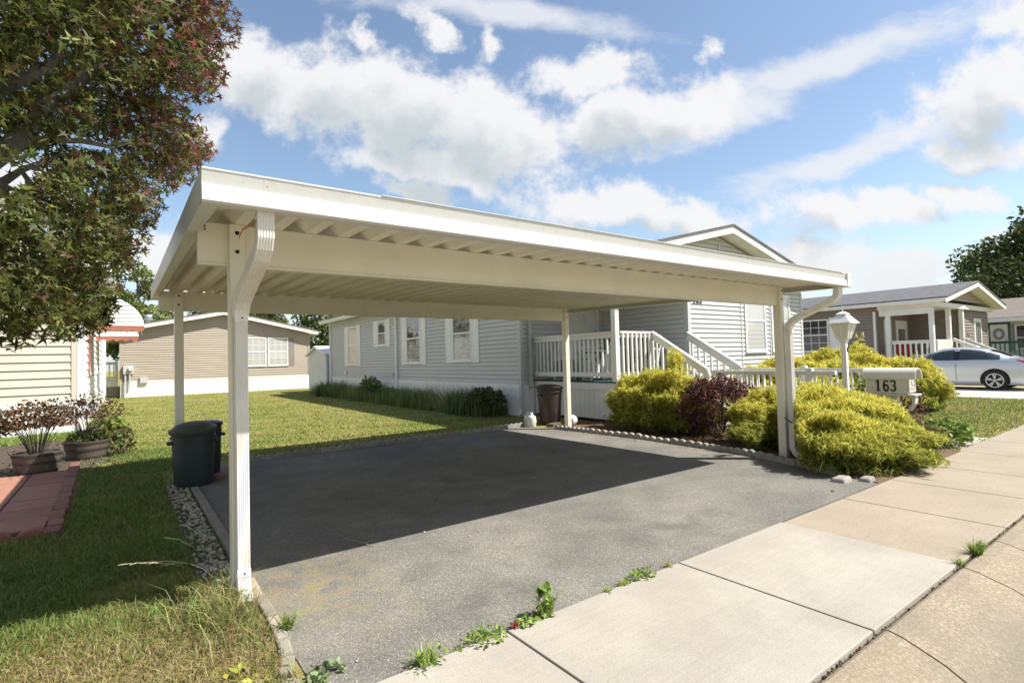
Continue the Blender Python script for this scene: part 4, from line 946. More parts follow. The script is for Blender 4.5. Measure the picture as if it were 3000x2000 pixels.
gm = M['white']; M['white'] = M['greentrim']; rail((31.65, 4.05, .5), (31.65, -1.4, .5), .05, 1.0, o, 1, sp=.16, cap=.1, pick_=.05); rail((32.9, 4.08, .5), (31.7, 4.08, .5), .05, 1.0, o, 1, sp=.16, cap=.1, pick_=.05); M['white'] = gm

# ------------------------------------------------------------------ copies
def copy_thing(root, loc, rz, label=None):
    r = root.copy(); COL.objects.link(r); r.location = loc; r.rotation_euler = (0, 0, rz)
    if label: r['label'] = label
    for ch in [c for c in bpy.data.objects if c.parent == root]:
        d = ch.copy(); COL.objects.link(d); d.parent = r
    return r
# scalloped concrete edging
def edger(nb, pitch, h):
    P2 = [(0, -.06)]; L = nb*pitch-.006
    for i in range(nb):
        for k in range(7): t = (k+.2)/6.4; P2.append((i*pitch + pitch*t*.98, h-.035 + .035*math.sin(math.pi*min(1, t))**.6))
    P2.append((L, -.06)); return P2
blk = MB().prism(edger(4, .125, .085), lambda u, w, k: (u, (-.03, .03)[k], w)).build('edging_block', M['edger'], bevel=.006)
tag(blk, 'grey scalloped concrete edging block in the row along the back of the driveway', 'edging', 'scalloped edging blocks behind the driveway')
def row(pts, label, group, first=None, height=0):
    pts = [Vector(p) for p in pts]; seg = [(a, c) for a, c in zip(pts[:-1], pts[1:])]; used = False; o = None
    carry = 0
    for a, c in seg:
        d = c-a; L = d.length; n = max(1, round(L/.5)); st = L/n
        for i in range(n):
            p = a + d*(i/n)
            if first is not None and not used: o = first; used = True
            else: o = blk.copy(); COL.objects.link(o)
            o.location = (p.x, p.y, random.uniform(-.012, .006)); o.rotation_euler = (random.uniform(-.05, .05), random.uniform(-.02, .02), math.atan2(d.y, d.x) + random.uniform(-.03, .03)); o.scale = (st/.5, 1, 1)
            o['label'] = label; o['group'] = group
row([(.85, 4.64), (3.3, 4.65), (5.66, 4.78)], blk['label'], blk['group'], blk)
row([(5.82, 4.05), (5.92, 3.3), (5.98, 2.2), (5.92, 1.1), (5.83, .3), (5.66, -.3), (5.45, -.78)], 'grey scalloped concrete edging block in the row beside the shrub bed', 'scalloped edging blocks along the shrub bed')
o = MB().box(.10, .165, .42, 3.28, -.1, .035).build('edging_strip', M['strip'], bevel=.008); tag(o, 'long worn concrete edging strip on the left side of the driveway', 'edging')
k0 = None
for i, (x, y, l, a_) in enumerate([(.135, .12, .30, 90), (.135, -.18, .27, 91), (.13, -.46, .24, 89), (.115, -.68, .16, 84), (.085, -.85, .13, 72), (.075, -1.01, .12, 97)]):
    q = MB().box(-l/2, l/2, -.028, .028, -.08, .020).build('edging_stone', M['strip'], bevel=.009); q.location = (x, y, random.uniform(-.01, .008)); q.rotation_euler = (random.uniform(-.06, .06), random.uniform(-.06, .06), math.radians(a_))
    tag(q, ['short concrete edging piece beside the downspout outlet', 'second concrete edging piece in front of the downspout', 'third concrete edging piece before the crumbled end', 'small broken edging chunk with weeds beside it', 'tilted edging chunk turned out of line', 'last edging chunk next to the sidewalk'][i], 'edging', 'edging pieces at the driveway corner')
# white pebbles: jittered cubed spheres
def pebbles(name, P, R, mat):
    ico = [(0,0,1),(.89,0,.45),(.28,.85,.45),(-.72,.53,.45),(-.72,-.53,.45),(.28,-.85,.45),(.72,.53,-.45),(-.28,.85,-.45),(-.89,0,-.45),(-.28,-.85,-.45),(.72,-.53,-.45),(0,0,-1)]
    fi = [(0,1,2),(0,2,3),(0,3,4),(0,4,5),(0,5,1),(1,6,2),(2,6,7),(2,7,3),(3,7,8),(3,8,4),(4,8,9),(4,9,5),(5,9,10),(5,10,1),(1,10,6),(11,7,6),(11,8,7),(11,9,8),(11,10,9),(11,6,10)]
    n = len(P); T_ = np.array(ico); sc = R[:, None] * rng.uniform(.6, 1.3, (n, 3)); sc[:, 2] *= .7
    a_ = rng.uniform(0, 6.28, n); V = T_[None] * sc[:, None] * rng.uniform(.85, 1.15, (n, 12, 1)); ca, sa = np.cos(a_)[:, None], np.sin(a_)[:, None]
    V = np.stack([V[..., 0]*ca - V[..., 1]*sa, V[..., 0]*sa + V[..., 1]*ca, V[..., 2]], -1) + P[:, None]
    F = (np.array(fi)[None] + (np.arange(n)*12)[:, None, None]).reshape(-1, 3)
    o = npmesh(name, V.reshape(-1, 3), [F], mat, smooth=True); return o
n = 430; yy = rng.uniform(.30, 3.7, n); P = np.stack([.01+.062*rng.normal(size=n).clip(-1.6, .95), yy, rng.uniform(-.006, .014, n)], 1)
stuff(pebbles('pebbles', P, rng.uniform(.010, .027, n), M['stone']))

stuff(pebbles('joint_gravel', *JOINT, M['gapdirt']))
# ------------------------------------------------------------------ red path on the left
pv = MB().box(-.195, .195, -.215, .215, -.04, .02).build('path_paver', M['paver'], bevel=.008); gp = 'red pavers of the garden path at left'
tag(pv, 'square red concrete paver of the path under the maple', 'paver', gp); fst = True
for i in range(5):
    for j in range(7):
        o = pv if fst else pv.copy()
        if not fst: COL.objects.link(o)
        fst = False; o.location = (-1.19-.405*i, 2.72+.445*j, random.uniform(0, .006)); o.rotation_euler = (0, 0, random.uniform(-.015, .015))
bk = MB().box(-.05, .05, -.098, .098, -.06, .055).build('edge_brick', M['brick'], bevel=.008); tag(bk, 'red edging brick standing along the right side of the paver path', 'brick', 'red edging bricks beside the path'); fst = True
for j in range(19):
    o = bk if fst else bk.copy()
    if not fst: COL.objects.link(o)
    fst = False; o.location = (-.93-.0035*j+random.uniform(-.006, .006), 2.32+.205*j, random.uniform(-.012, .004)); o.rotation_euler = (0, random.uniform(-.06, .06), random.uniform(-.05, .05))
rd = MB().prism([(.1*math.cos(t), .1*math.sin(t)) for t in [math.pi*i/12 for i in range(13)]], lambda u, w, k: (u*1.15, (-.045, .045)[k], w-.03)).build('rounded_edger', M['brick'], bevel=.012); fst = True
tag(rd, 'round topped red edger at the near end of the paver path', 'brick', 'round red edgers at the path end')
for j in range(9):
    o = rd if fst else rd.copy()
    if not fst: COL.objects.link(o)
    fst = False; o.location = (-1.05-.225*j, 2.36+.004*j, random.uniform(-.01, .004)); o.rotation_euler = (random.uniform(-.08, .08), 0, random.uniform(-.06, .06))

# ------------------------------------------------------------------ bins, jugs
def bin_(name, label, x, y, z, r0, r1, h, mat, lidmat, tilt=(0, 0), lid=.05, cat='bin', rib=0, grp=None):
    o = thing(name, label, cat, (x, y, z), grp)
    MB().lathe([(r0*.96, 0), (r0, .02), (r0+(r1-r0)*.5, h*.5), (r1*.965, h*.86), (r1*1.03, h*.865), (r1*1.03, h*.90), (r1*.98, h*.905), (r1, h), (r1-.012, h), (r0-.012, .03)], (x, y, z), 36).build('body', mat, o, smooth=True)
    b = MB().lathe([(r1*1.07, 0), (r1*1.09, .008), (r1*1.09, .035), (r1*.97, .042), (r1*.8, .042+lid*.6), (r1*.4, .042+lid), (.001, .045+lid)], (0, 0, 0), 36)
    R = Matrix.Rotation(tilt[0], 3, 'X') @ Matrix.Rotation(tilt[1], 3, 'Y'); b.v = [tuple(R @ Vector(v) + Vector((x, y, z+h-.012))) for v in b.v]
    l = b.build('lid', lidmat, o, smooth=True)
    for s in (-1, 1): MB().box(x+s*(r1+.012)-.022, x+s*(r1+.012)+.022, y-.05, y+.05, z+h*.76, z+h*.82).build('handle', mat, o, bevel=.008)
    return o
bin_('rubbish_bin', 'dark green round rubbish bin with domed faded lid by the rear left post', .15, 3.56, .015, .185, .214, .585, M['bincan'], M['binlid'], (.06, -.07), .06)
bin_('rubbish_bin', 'narrow black bin half hidden behind the green bin', .345, 4.03, .006, .125, .145, .60, M['black'], M['black'], (0, 0), .02)
bin_('rubbish_bin', 'brown plastic bin with lid beside the rear right carport post', 6.23, 4.68, .055, .20, .245, .66, M['brownbin'], M['brownbin'], (.02, .03), .035)
o = MB().box(-.05, .05, -.10, .10, -.0, .05).build('loose_brick', M['brick'], bevel=.006); o.location = (.41, 3.72, .007); o.rotation_euler = (0, 0, -.5); tag(o, 'loose red brick on the asphalt beside the green bin', 'brick')
o = MB().box(-.16, .16, -.07, .07, 0, .045).build('wood_block', M['wood'], bevel=.004); o.location = (6.1, 4.42, .012); o.rotation_euler = (0, 0, .35); tag(o, 'pale wood block lying under the brown bin', 'block')
o = MB().box(-.2, .2, -.09, .09, 0, .045).build('wood_block', M['wood'], bevel=.004); o.location = (6.28, 4.75, .012); o.rotation_euler = (0, 0, .2); tag(o, 'dark wood block supporting the back of the brown bin', 'block')
def jug(x, y, s, label):
    o = thing('plastic_jug', label, 'jug', (x, y, .006))
    MB().lathe([(.076*s, 0), (.080*s, .008*s), (.080*s, .165*s), (.07*s, .19*s), (.032*s, .212*s), (.026*s, .235*s), (.001, .236*s)], (x, y, .006), 20).build('body', M['jug'], o, smooth=True)
    MB().lathe([(.027*s, .232*s), (.027*s, .256*s), (.001, .257*s)], (x, y, .006), 16).build('cap', M['resin'], o)
    MB().tube([(x+.075*s, y, .05*s), (x+.105*s, y, .09*s), (x+.09*s, y, .15*s), (x+.055*s, y, .185*s)], .012*s, 8).build('handle', M['jug'], o, smooth=True)
jug(5.72, 4.62, 1.05, 'white plastic jug standing in front of the brown bin'); jug(5.83, 4.86, 1.0, 'dull plastic jug half hidden behind the white jug')
o = thing('white_canister', 'white canister lying on its side at the foot of the rear right post', 'canister', (6.33, 4.12, .1))
b = MB().lathe([(.085, 0), (.095, .015), (.095, .2), (.088, .21)], (0, 0, 0), 22); R = Matrix.Rotation(.5, 3, 'Z') @ Matrix.Rotation(math.pi/2, 3, 'Y'); b.v = [tuple(R @ Vector(v) + Vector((6.2, 4.1, .11))) for v in b.v]; b.build('body', M['jug'], o, smooth=True)
b = MB().lathe([(.07, .211), (.07, .216), (.001, .217)], (0, 0, 0), 22); b.v = [tuple(R @ Vector(v) + Vector((6.2, 4.1, .11))) for v in b.v]; b.build('mouth', M['hole'], o)
o = thing('twig', 'thin pale twig lying on the asphalt at the shadow edge', 'twig', (.78, .75, .01))
MB().tube([(.93, .32, .012), (.90, .42, .02), (.84, .60, .014), (.82, .74, .02), (.77, .84, .013)], [.003, .003, .0025, .002, .001], 5).build('stem', M['twig'], o); MB().tube([(.90, .42, .02), (.95, .40, .03), (.985, .42, .014)], [.002, .002, .001], 5).build('shoot', M['twig'], o)
n = 30; P = np.stack([rng.uniform(.3, 5.5, n), rng.uniform(-1.1, 4.5, n), np.full(n, .011)], 1)
stuff(pebbles('driveway_grit', P, rng.uniform(.004, .010, n), M['stone']))

# ------------------------------------------------------------------ lamp post and mailbox
lx, ly = 8.0, .11
o = thing('lamp_post', 'white lamp post with flared square lantern beside the mailbox', 'lamp', (lx, ly, 0))
MB().box(lx-.036, lx+.036, ly-.036, ly+.036, 0, 1.40).build('post', M['white'], o, bevel=.006)
def frus(mb, z0, s0, z1, s1): mb.add([(lx+i*s, ly+j*s, z) for z, s in ((z0, s0), (z1, s1)) for i, j in ((-1,-1),(1,-1),(1,1),(-1,1))], [(3,2,1,0),(4,5,6,7),(0,1,5,4),(1,2,6,5),(2,3,7,6),(3,0,4,7)])
b = MB(); frus(b, 1.40, .045, 1.43, .045); frus(b, 1.43, .052, 1.465, .078); b.build('collar', M['white'], o, bevel=.003)
hd = thing('lantern', '', '', (lx, ly, 1.46)); del hd['label'], hd['category']; hd.parent = o; hd.location = (0, 0, 1.46)
b = MB(); frus(b, 1.466, .072, 1.672, .122); b.build('lamp_glass', M['lampglass'], hd)
for i, j in ((-1,-1),(1,-1),(1,1),(-1,1)): MB().bar((lx+i*.073, ly+j*.073, 1.466), (lx+i*.124, ly+j*.124, 1.672), .014, .014).build('lamp_bar', M['white'], hd)
for i, j in ((0,-1),(0,1),(-1,0),(1,0)): MB().bar((lx+i*.075, ly+j*.075, 1.468), (lx+i*.126, ly+j*.126, 1.67), .010, .008).build('lamp_bar', M['white'], hd)
b = MB(); frus(b, 1.673, .158, 1.688, .156); frus(b, 1.688, .154, 1.79, .074); frus(b, 1.79, .058, 1.802, .058); frus(b, 1.802, .075, 1.816, .071); frus(b, 1.816, .07, 1.85, .025); b.build('lamp_roof', M['white'], hd, bevel=.003)
MB().tube([(lx, ly, 1.85), (lx, ly, 1.94)], [.008, .003], 8).build('finial', M['white'], hd)
MB().tube([(lx-.036, ly+.01, .97), (lx-.075, ly+.03, .985), (lx-.10, ly+.05, .975)], [.012, .016, .010], 8).build('hook', M['white'], o)
MB().box(lx+.0, lx+.03, ly-.044, ly-.0365, 1.27, 1.33).build('photocell', M['black'], o)
o = thing('mailbox', 'white plastic mailbox with rounded hood numbered 163 above the golden bush', 'mailbox', (8.1, -.4, 0))
x0, x1, ya, yb = 8.0, 8.22, -.14, -.64
b = MB(); b.box(x0, x1, yb, ya, .68, .93); b.build('body', M['mailplastic'], o, bevel=.008)
def arcp(r, c, n=14, a0=-8, a1=188): return [(c[0]+r*math.cos(math.radians(a0+(a1-a0)*i/n)), c[1]+r*1.0*math.sin(math.radians(a0+(a1-a0)*i/n))) for i in range(n+1)]
cc = ((x0+x1)/2, .895); ro = arcp(.135, cc); ri = arcp(.118, cc)
v = []; f = []; n = len(ro)
for y in (yb-.10, ya+.03):
    for u, z in ro: v.append((u, y, z))
    for u, z in ri: v.append((u, y, z))
for i in range(n-1): f += [(i, i+1, 2*n+i+1, 2*n+i), (n+i, 3*n+i, 3*n+i+1, n+i+1), (i, n+i, n+i+1, i+1), (2*n+i, 2*n+i+1, 3*n+i+1, 3*n+i)]
f += [(0, 2*n, 3*n, n), (n-1, 2*n-1, 4*n-1, 3*n-1)]
MB().add(v, f).build('hood', M['mailplastic'], o, smooth=True)
MB().prism(ri, lambda u, w, k: (u, (yb-.002, yb-.02)[k], w)).build('hood_front', M['mailplastic'], o)
d_ = MB().box(x0-.008, x1+.008, yb-.028, yb-.001, .70, .88).build('door', M['mailplastic'], o, bevel=.006)
MB().lathe([(.045, 0), (.045, -.006), (.03, -.008)], ((x0+x1)/2, yb-.029, .835), 16, axis='y').build('emblem', M['meter'], d_)
for z in (.735, .75, .765): MB().box(x0+.03, x1-.03, yb-.033, yb-.0285, z, z+.006).build('moulding', M['mailplastic'], d_)
MB().box(x0-.018, x1+.018, yb-.09, ya+.02, .655, .678).build('tray', M['mailplastic'], o, bevel=.008)
b = MB(); b.prism([(yb+.02, .654), (yb-.07, .654), (yb-.06, .55), (yb+.0, .45), (yb+.12, .43), (yb+.12, .455), (yb+.02, .47), (yb-.03, .56), (yb-.025, .63), (yb+.02, .635)], lambda u, w, k: ((x0+.05, x1-.05)[k], u, w)); b.build('bracket', M['mailplastic'], o, bevel=.004)
MB().box((x0+x1)/2-.055, (x0+x1)/2+.055, -.50, -.39, 0, .654).build('post', M['mailplastic'], o, bevel=.006)
digits('163', Wall((x0, ya), (x0, yb)), .125, .712, .155, .0008, o, cond=.66, name='number')

# ------------------------------------------------------------------ silver car on the neighbour's driveway
cx0, cw = 20.0, 1.62; cy_ = cx0+cw/2
C_ = thing('parked_car', 'silver four door sedan parked on the concrete driveway behind the golden shrubs', 'car', (cy_, 2.2, 0))
hw = cw/2
# stations: y, width factor, sill, belt, shoulder (bonnet / boot height), roof height, roof half width
ST = [(.00, .80, .40, .66, .72, .72, .46), (.06, .90, .30, .74, .84, .84, .48), (.25, .965, .20, .80, .905, .905, .50), (.55, .99, .17, .845, .925, .935, .52), (.75, 1, .165, .855, .93, 1.02, .50), (1.0, 1, .16, .86, .93, 1.125, .50), (1.3, 1, .16, .86, .92, 1.215, .51), (1.65, 1, .16, .855, .91, 1.262, .52), (2.0, 1, .16, .85, .905, 1.268, .52), (2.3, 1, .16, .845, .90, 1.225, .515), (2.6, 1, .16, .84, .89, 1.10, .51), (2.9, 1, .16, .83, .88, .955, .52), (3.08, .995, .165, .82, .865, .875, .54), (3.5, .97, .18, .76, .82, .835, .50), (3.9, .91, .22, .66, .74, .755, .44), (4.12, .80, .30, .56, .62, .63, .36)]
ST = np.array(ST); ys_ = np.linspace(0, 4.12, 70)
def cr_(i):
    xp, fp = ST[:, 0], ST[:, i]; m_ = np.gradient(fp, xp); o = []
    for y in ys_:
        k = min(max(np.searchsorted(xp, y)-1, 0), len(xp)-2); h = xp[k+1]-xp[k]; t = (y-xp[k])/h
        o.append((2*t**3-3*t**2+1)*fp[k] + (t**3-2*t*t+t)*h*m_[k]*.7 + (-2*t**3+3*t*t)*fp[k+1] + (t**3-t*t)*h*m_[k+1]*.7)
    return np.array(o)
PRM = [cr_(i) for i in range(1, 7)]
def half(y):
    w_, zs, zb_, zc, zr, rh = [float(np.interp(y, ys_, p_)) for p_ in PRM]
    g_ = min(1, max(0, (zr-zc)/.05)); xs_ = hw*w_
    P_ = [(xs_*.84, zs-.03), (xs_*.95, zs), (xs_*.99, zs+.10), (xs_*1.0, zs+.30*(zb_-zs)), (xs_*1.0, zs+.62*(zb_-zs)), (xs_*.985, zb_-.02), (xs_*.955, zb_+.015), (xs_*(.90+.0*g_), zc)]
    sh_ = xs_*.90
    P_ += [(sh_+(rh-sh_)*.30, zc+(zr-.03-zc)*.42), (sh_+(rh-sh_)*.66, zc+(zr-.03-zc)*.80), (rh*.97, zr-.018), (rh*.62, zr-.002), (0, zr+.012)]
    return P_
v = []; f = []
for y in ys_:
    P_ = half(y); v += [(cy_-a_, y, z) for a_, z in P_] + [(cy_+a_, y, z) for a_, z in P_[-2::-1]]
rowsn = 2*len(P_)-1
for i in range(len(ys_)-1):
    for j in range(rowsn-1): f.append((i*rowsn+j, i*rowsn+j+1, (i+1)*rowsn+j+1, (i+1)*rowsn+j))
f += [tuple(range(rowsn-1, -1, -1)), tuple((len(ys_)-1)*rowsn+j for j in range(rowsn))]
f += [(i*rowsn, (i+1)*rowsn, (i+1)*rowsn+rowsn-1, i*rowsn+rowsn-1) for i in range(len(ys_)-1)]
bd = MB().add(v, f).build('body', M['paint'], C_, smooth=True)
def flank(y, z):
    P_ = half(y)
    for (a_, za), (c_, zc_) in zip(P_[:-1], P_[1:]):
        if za <= z <= zc_ and zc_ > za: return a_ + (c_-a_)*(z-za)/(zc_-za)
    return P_[0][0]
def side(y0, y1, lo_, hi_, name, mat, off=.006, ny=10, nz=5, par=None):
    """patch hugging the flank between two height curves"""
    for s in (-1, 1):
        b = MB(); v = []; f = []
        for i in range(ny+1):
            y = y0+(y1-y0)*i/ny; a_, c_ = lo_(y), hi_(y)
            for j in range(nz+1): z = a_+(c_-a_)*j/nz; v.append((cy_+s*(flank(y, z)+off), y, z))
        f = [(i*(nz+1)+j, (i+1)*(nz+1)+j, (i+1)*(nz+1)+j+1, i*(nz+1)+j+1) for i in range(ny) for j in range(nz)]
        b.add(v, f).build(name, M[mat], par or C_)
topc = lambda y: float(np.interp(y, [.82, .95, 1.25, 1.6, 1.95, 2.25, 2.6, 2.93], [.965, 1.045, 1.145, 1.195, 1.20, 1.165, 1.055, .925]))
botc = lambda y: .905 - .008*(y-1)
side(.86, 2.96, lambda y: botc(y)-.012, lambda y: topc(y)+.014, 'window_trim', 'black', .003, 24)
side(1.93, 2.90, botc, lambda y: max(topc(y)-.004, botc(y)+.005), 'side_window', 'carglass', .008)
side(1.20, 1.80, botc, lambda y: topc(y)-.004, 'side_window', 'carglass', .008)
side(.92, 1.165, botc, lambda y: topc(y)-.006, 'side_window', 'carglass', .008)
for yy_, z0_, z1_ in ((1.87, .22, .88), (3.02, .5, .86)): side(yy_-.005, yy_+.005, lambda y: z0_, lambda y: z1_, 'door_gap', 'hole', .002, 1, 8)
side(1.0, 3.0, lambda y: .215, lambda y: .222, 'sill_gap', 'meter', .002, 8, 1)
for yy_ in (2.28, 1.33): side(yy_-.085, yy_+.085, lambda y: .745, lambda y: .770, 'door_handle', 'rim', .016, 3, 1)
for yy_ in (.98, 3.38):
    for s in (-1, 1):
        n = 26; b = MB(); v = []
        for i in range(n+1):
            t = math.radians(-22+224*i/n); y = yy_+.335*math.cos(t); z = .30+.335*math.sin(t); z = max(z, .17)
            v.append((cy_+s*(flank(y, max(z, .2))+.003), y, z))
        v.append((cy_+s*(flank(yy_, .4)+.004), yy_, .30)); b.add(v, [(i, i+1, n+1) for i in range(n)]).build('wheel_arch', M['hole'], C_)
        xo = cy_ + s*(hw+.004)
        wh = bpy.data.objects.new('wheel', None); link(wh, C_); wh.location = Vector((xo, yy_, .29)) - Vector((cy_, 2.2, 0)); LOC[wh.name] = Vector((xo, yy_, .29))
        MB().lathe([(.21, -.10), (.27, -.10), (.288, -.08), (.288, .0), (.275, .022), (.215, .03), (.205, .015)] if s > 0 else [(.205, -.015), (.215, -.03), (.275, -.022), (.288, .0), (.288, .08), (.27, .10), (.21, .10)], (xo, yy_, .29), 36, axis='x').build('tyre', M['tyre'], wh, smooth=True)
        b = MB(); xs_ = xo + s*.026
        n = 30; ring = []
        for i in range(n):
            t = 2*math.pi*i/n; ring += [(xs_, yy_+.207*math.cos(t), .29+.207*math.sin(t)), (xs_, yy_+.185*math.cos(t), .29+.185*math.sin(t))]
        b.add(ring, [(2*i, 2*((i+1) % n), 2*((i+1) % n)+1, 2*i+1) for i in range(n)])
        for i in range(5):
            for da in (-.16, .16):
                t = 2*math.pi*i/5+.3; b.bar((xs_, yy_+.03*math.cos(t), .29+.03*math.sin(t)), (xs_, yy_+.19*math.cos(t+da), .29+.19*math.sin(t+da)), .026, .02, up=(1, 0, 0))
        b.lathe([(.045, -.01), (.045, .012)], (xs_, yy_, .29), 16, axis='x')
        b.build('rim', M['rim'], wh)
side(.03, .50, lambda y: .66+.20*(y-.03)/.47, lambda y: .80+.085*(y-.03)/.47, 'tail_light', 'tail', .006, 8, 4)
for s in (-1, 1): MB().lathe([(.001, -.10), (.05, -.085), (.06, -.02), (.05, .03), (.001, .035)], (cy_+s*(hw+.06), 2.86, .93), 14, axis='y').build('wing_mirror', M['paint'], C_, smooth=True)
for nm_, y0, y1, e_ in (('windscreen', 2.32, 2.98, .07), ('rear_window', 1.12, .66, .07)):
    b = MB(); v = []; f = []
    for i in range(9):
        y = y0+(y1-y0)*i/8; P_ = half(y); w_ = P_[10][0]*.92
        zr = P_[12][1]
        for j in range(9): u = -1+2*j/8; v.append((cy_+u*w_, y, zr+.012-.022*u*u))
    b.add(v, [(i*9+j, (i+1)*9+j, (i+1)*9+j+1, i*9+j+1) for i in range(8) for j in range(8)]).build(nm_, M['carglass'], C_, smooth=True)

# ------------------------------------------------------------------ plants
def limb(mb, pts, r0, r1, seg=7):
    n = len(pts); mb.tube(pts, [r0+(r1-r0)*i/(n-1) for i in range(n)], seg)
GREENS = [(.055, .085, .018), (.085, .11, .022), (.11, .13, .03), (.07, .09, .03)]
# --- red-green maple on the left: leaves as five-lobed stars on real twigs
mt = thing('maple_tree', 'red and green leaved maple overhanging the left side of the carport', 'tree', (-1.78, -.62, 0))
b = MB(); limb(b, [(-1.80, -.66, -.05), (-1.78, -.62, .4), (-1.70, -.56, .9), (-1.62, -.50, 1.25)], .12, .085, 12)
limb(b, [(-1.62, -.50, 1.22), (-1.35, -.33, 1.65), (-1.06, -.15, 2.06)], .075, .05, 10); limb(b, [(-1.63, -.51, 1.2), (-1.30, -.36, 1.85), (-1.05, -.20, 2.24)], .06, .036, 10); limb(b, [(-1.63, -.5, 1.2), (-1.9, -.3, 2.0), (-1.95, -.1, 2.9), (-1.8, 0, 3.6)], .07, .02, 10)
limb(b, [(-1.62, -.5, 1.2), (-1.6, -.1, 1.9), (-1.5, .3, 2.7), (-1.3, .6, 3.4)], .055, .015, 8)
b.build('trunk', M['bark'], mt, smooth=True)
b = MB(); LB = [[(-1.06,-.15,2.06),(-.86,0,2.37),(-.77,.14,2.61),(-.63,.26,2.85),(-.4,.44,3.19),(-.2,.52,3.45)], [(-1.05,-.2,2.24),(-.91,-.17,2.52),(-.81,-.1,2.65),(-.74,-.03,2.77),(-.65,.06,3.04)], [(-.86,0,2.37),(-.65,.19,2.48),(-.52,.39,2.54),(-.43,.46,2.62)], [(-1.1,-.22,1.84),(-.92,-.05,2.14),(-.86,.04,2.24),(-.72,.12,2.37)], [(-.81,-.1,2.65),(-.8,-.05,2.79),(-.78,0,2.92)], [(-.63,.26,2.85),(-.64,.29,3.02),(-.59,.32,3.2)]]
for l, (r0, r1) in zip(LB, ((.05, .012), (.036, .012), (.018, .006), (.026, .008), (.012, .005), (.014, .005))): limb(b, l, r0, r1)
BL = [(-.07,.31,3.39,.19),(-.22,.15,3.07,.23),(-.07,.73,3.23,.17),(-.42,-.13,2.99,.27),(-.37,.16,2.84,.19),(-.10,1.17,2.91,.18),(-.28,.79,2.81,.27),(-.44,.22,2.69,.21),(-.61,-.27,2.82,.26),(-.77,-.45,2.7,.24),(-.63,.09,2.47,.24),(-.79,-.24,2.47,.20),(-.40,.71,2.49,.21),(-.18,1.13,2.74,.16),(-.58,.26,2.25,.24),(-.75,-.24,2.17,.20),(-.42,1.16,2.39,.18),(-.56,.71,2.09,.21),(-.70,.02,1.96,.22),(-.81,-.38,1.86,.16),(-.64,.52,1.85,.20),(-.72,.16,1.7,.21),(-.82,-.35,1.63,.14),(-.63,.64,1.68,.13),(-.67,.38,1.55,.12),(-.79,-.10,1.54,.14),(-.60,.72,1.62,.09),(-.86,-.30,1.47,.09),(-.52,1.02,2.09,.12),(-.97,-.39,2.5,.26),(-1.01,-.43,1.94,.25),(-.96,-.46,1.6,.14),(-.66,-.39,3.04,.28),(-.27,-.01,3.37,.26),(-1.2,.1,2.6,.35),(-1.3,.4,3.1,.4),(-1.6,.2,3.5,.45),(-1.9,-.2,3.2,.45),(-1.5,-.5,3.4,.4),(-1.0,.3,3.6,.4),(-.6,.6,3.7,.35),(-.35,.35,3.8,.3),(-1.9,.3,2.5,.35),(-1.4,-.6,2.6,.3),(-1.0,-.3,3.7,.35),(-.6,.9,3.3,.3),(-.9,.7,2.9,.3)]
for (x, y, z, r) in BL:                                             # a twig reaches into every leaf cluster
    q = Vector((x, y, z)); best = min((Vector(p) for l in LB for p in l), key=lambda p: (p-q).length); mid = (best+q)/2 + Vector((0, 0, .05))
    limb(b, [best, mid, q, q+Vector((random.uniform(-.1, .1), random.uniform(-.1, .1), random.uniform(-.02, .06)))], .010, .002, 5)
b.build('branches', M['bark'], mt, smooth=True)
PP = []; NN = []; CC = []; SS = []
PAL = [(.095,.115,.027), (.125,.132,.034), (.065,.08,.02), (.20,.205,.06), (.105,.062,.03), (.19,.06,.042), (.085,.036,.03)]
for (x, y, z, r) in BL:
    n = int(520*(r/.2)**2*(1 if x > -1.1 else .45)); g = unit(rng.normal(size=(n, 3)))*(rng.uniform(.02, 1, (n, 1))**.42)*np.array([1, 1, .85])
    p = np.array([x, y, z]) + g*r*1.12
    ok = ~((p[:, 0] > -.27) & (p[:, 2] < 2.40) & (p[:, 1] > -.75) & (p[:, 1] < 4.6)); p = p[ok]; g = g[ok]; n = len(p)
    for l in LB[:4]:
        for a_, c_ in zip(l[:-1], l[1:]):
            for t in (0, .33, .66, 1):
                q0 = np.array(a_)*(1-t)+np.array(c_)*t; dcam = np.array(CAMP)-q0; dcam /= np.linalg.norm(dcam); rel = p-q0; al = np.clip(rel@dcam, 0, 1.2)
                kk = (np.linalg.norm(rel-al[:, None]*dcam, axis=1) > .045) | (rng.uniform(0, 1, len(p)) < .38); p = p[kk]; g = g[kk]
    n = len(p)
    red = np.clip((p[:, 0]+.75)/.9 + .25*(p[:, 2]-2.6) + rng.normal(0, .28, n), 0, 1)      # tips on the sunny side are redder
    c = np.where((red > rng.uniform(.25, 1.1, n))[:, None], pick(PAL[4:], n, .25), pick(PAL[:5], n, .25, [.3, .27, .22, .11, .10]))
    PP.append(p); CC.append(c); NN.append(unit(np.array([.1, -.1, .55]) + .75*rng.normal(size=(n, 3)))); SS.append(rng.uniform(.024, .052, n))
P = np.concatenate(PP); V, F, C = scatter(*STAR, P, np.concatenate(NN), np.concatenate(SS), np.concatenate(CC))
npmesh('leaves', V, [F], M['maple'], C, mt)

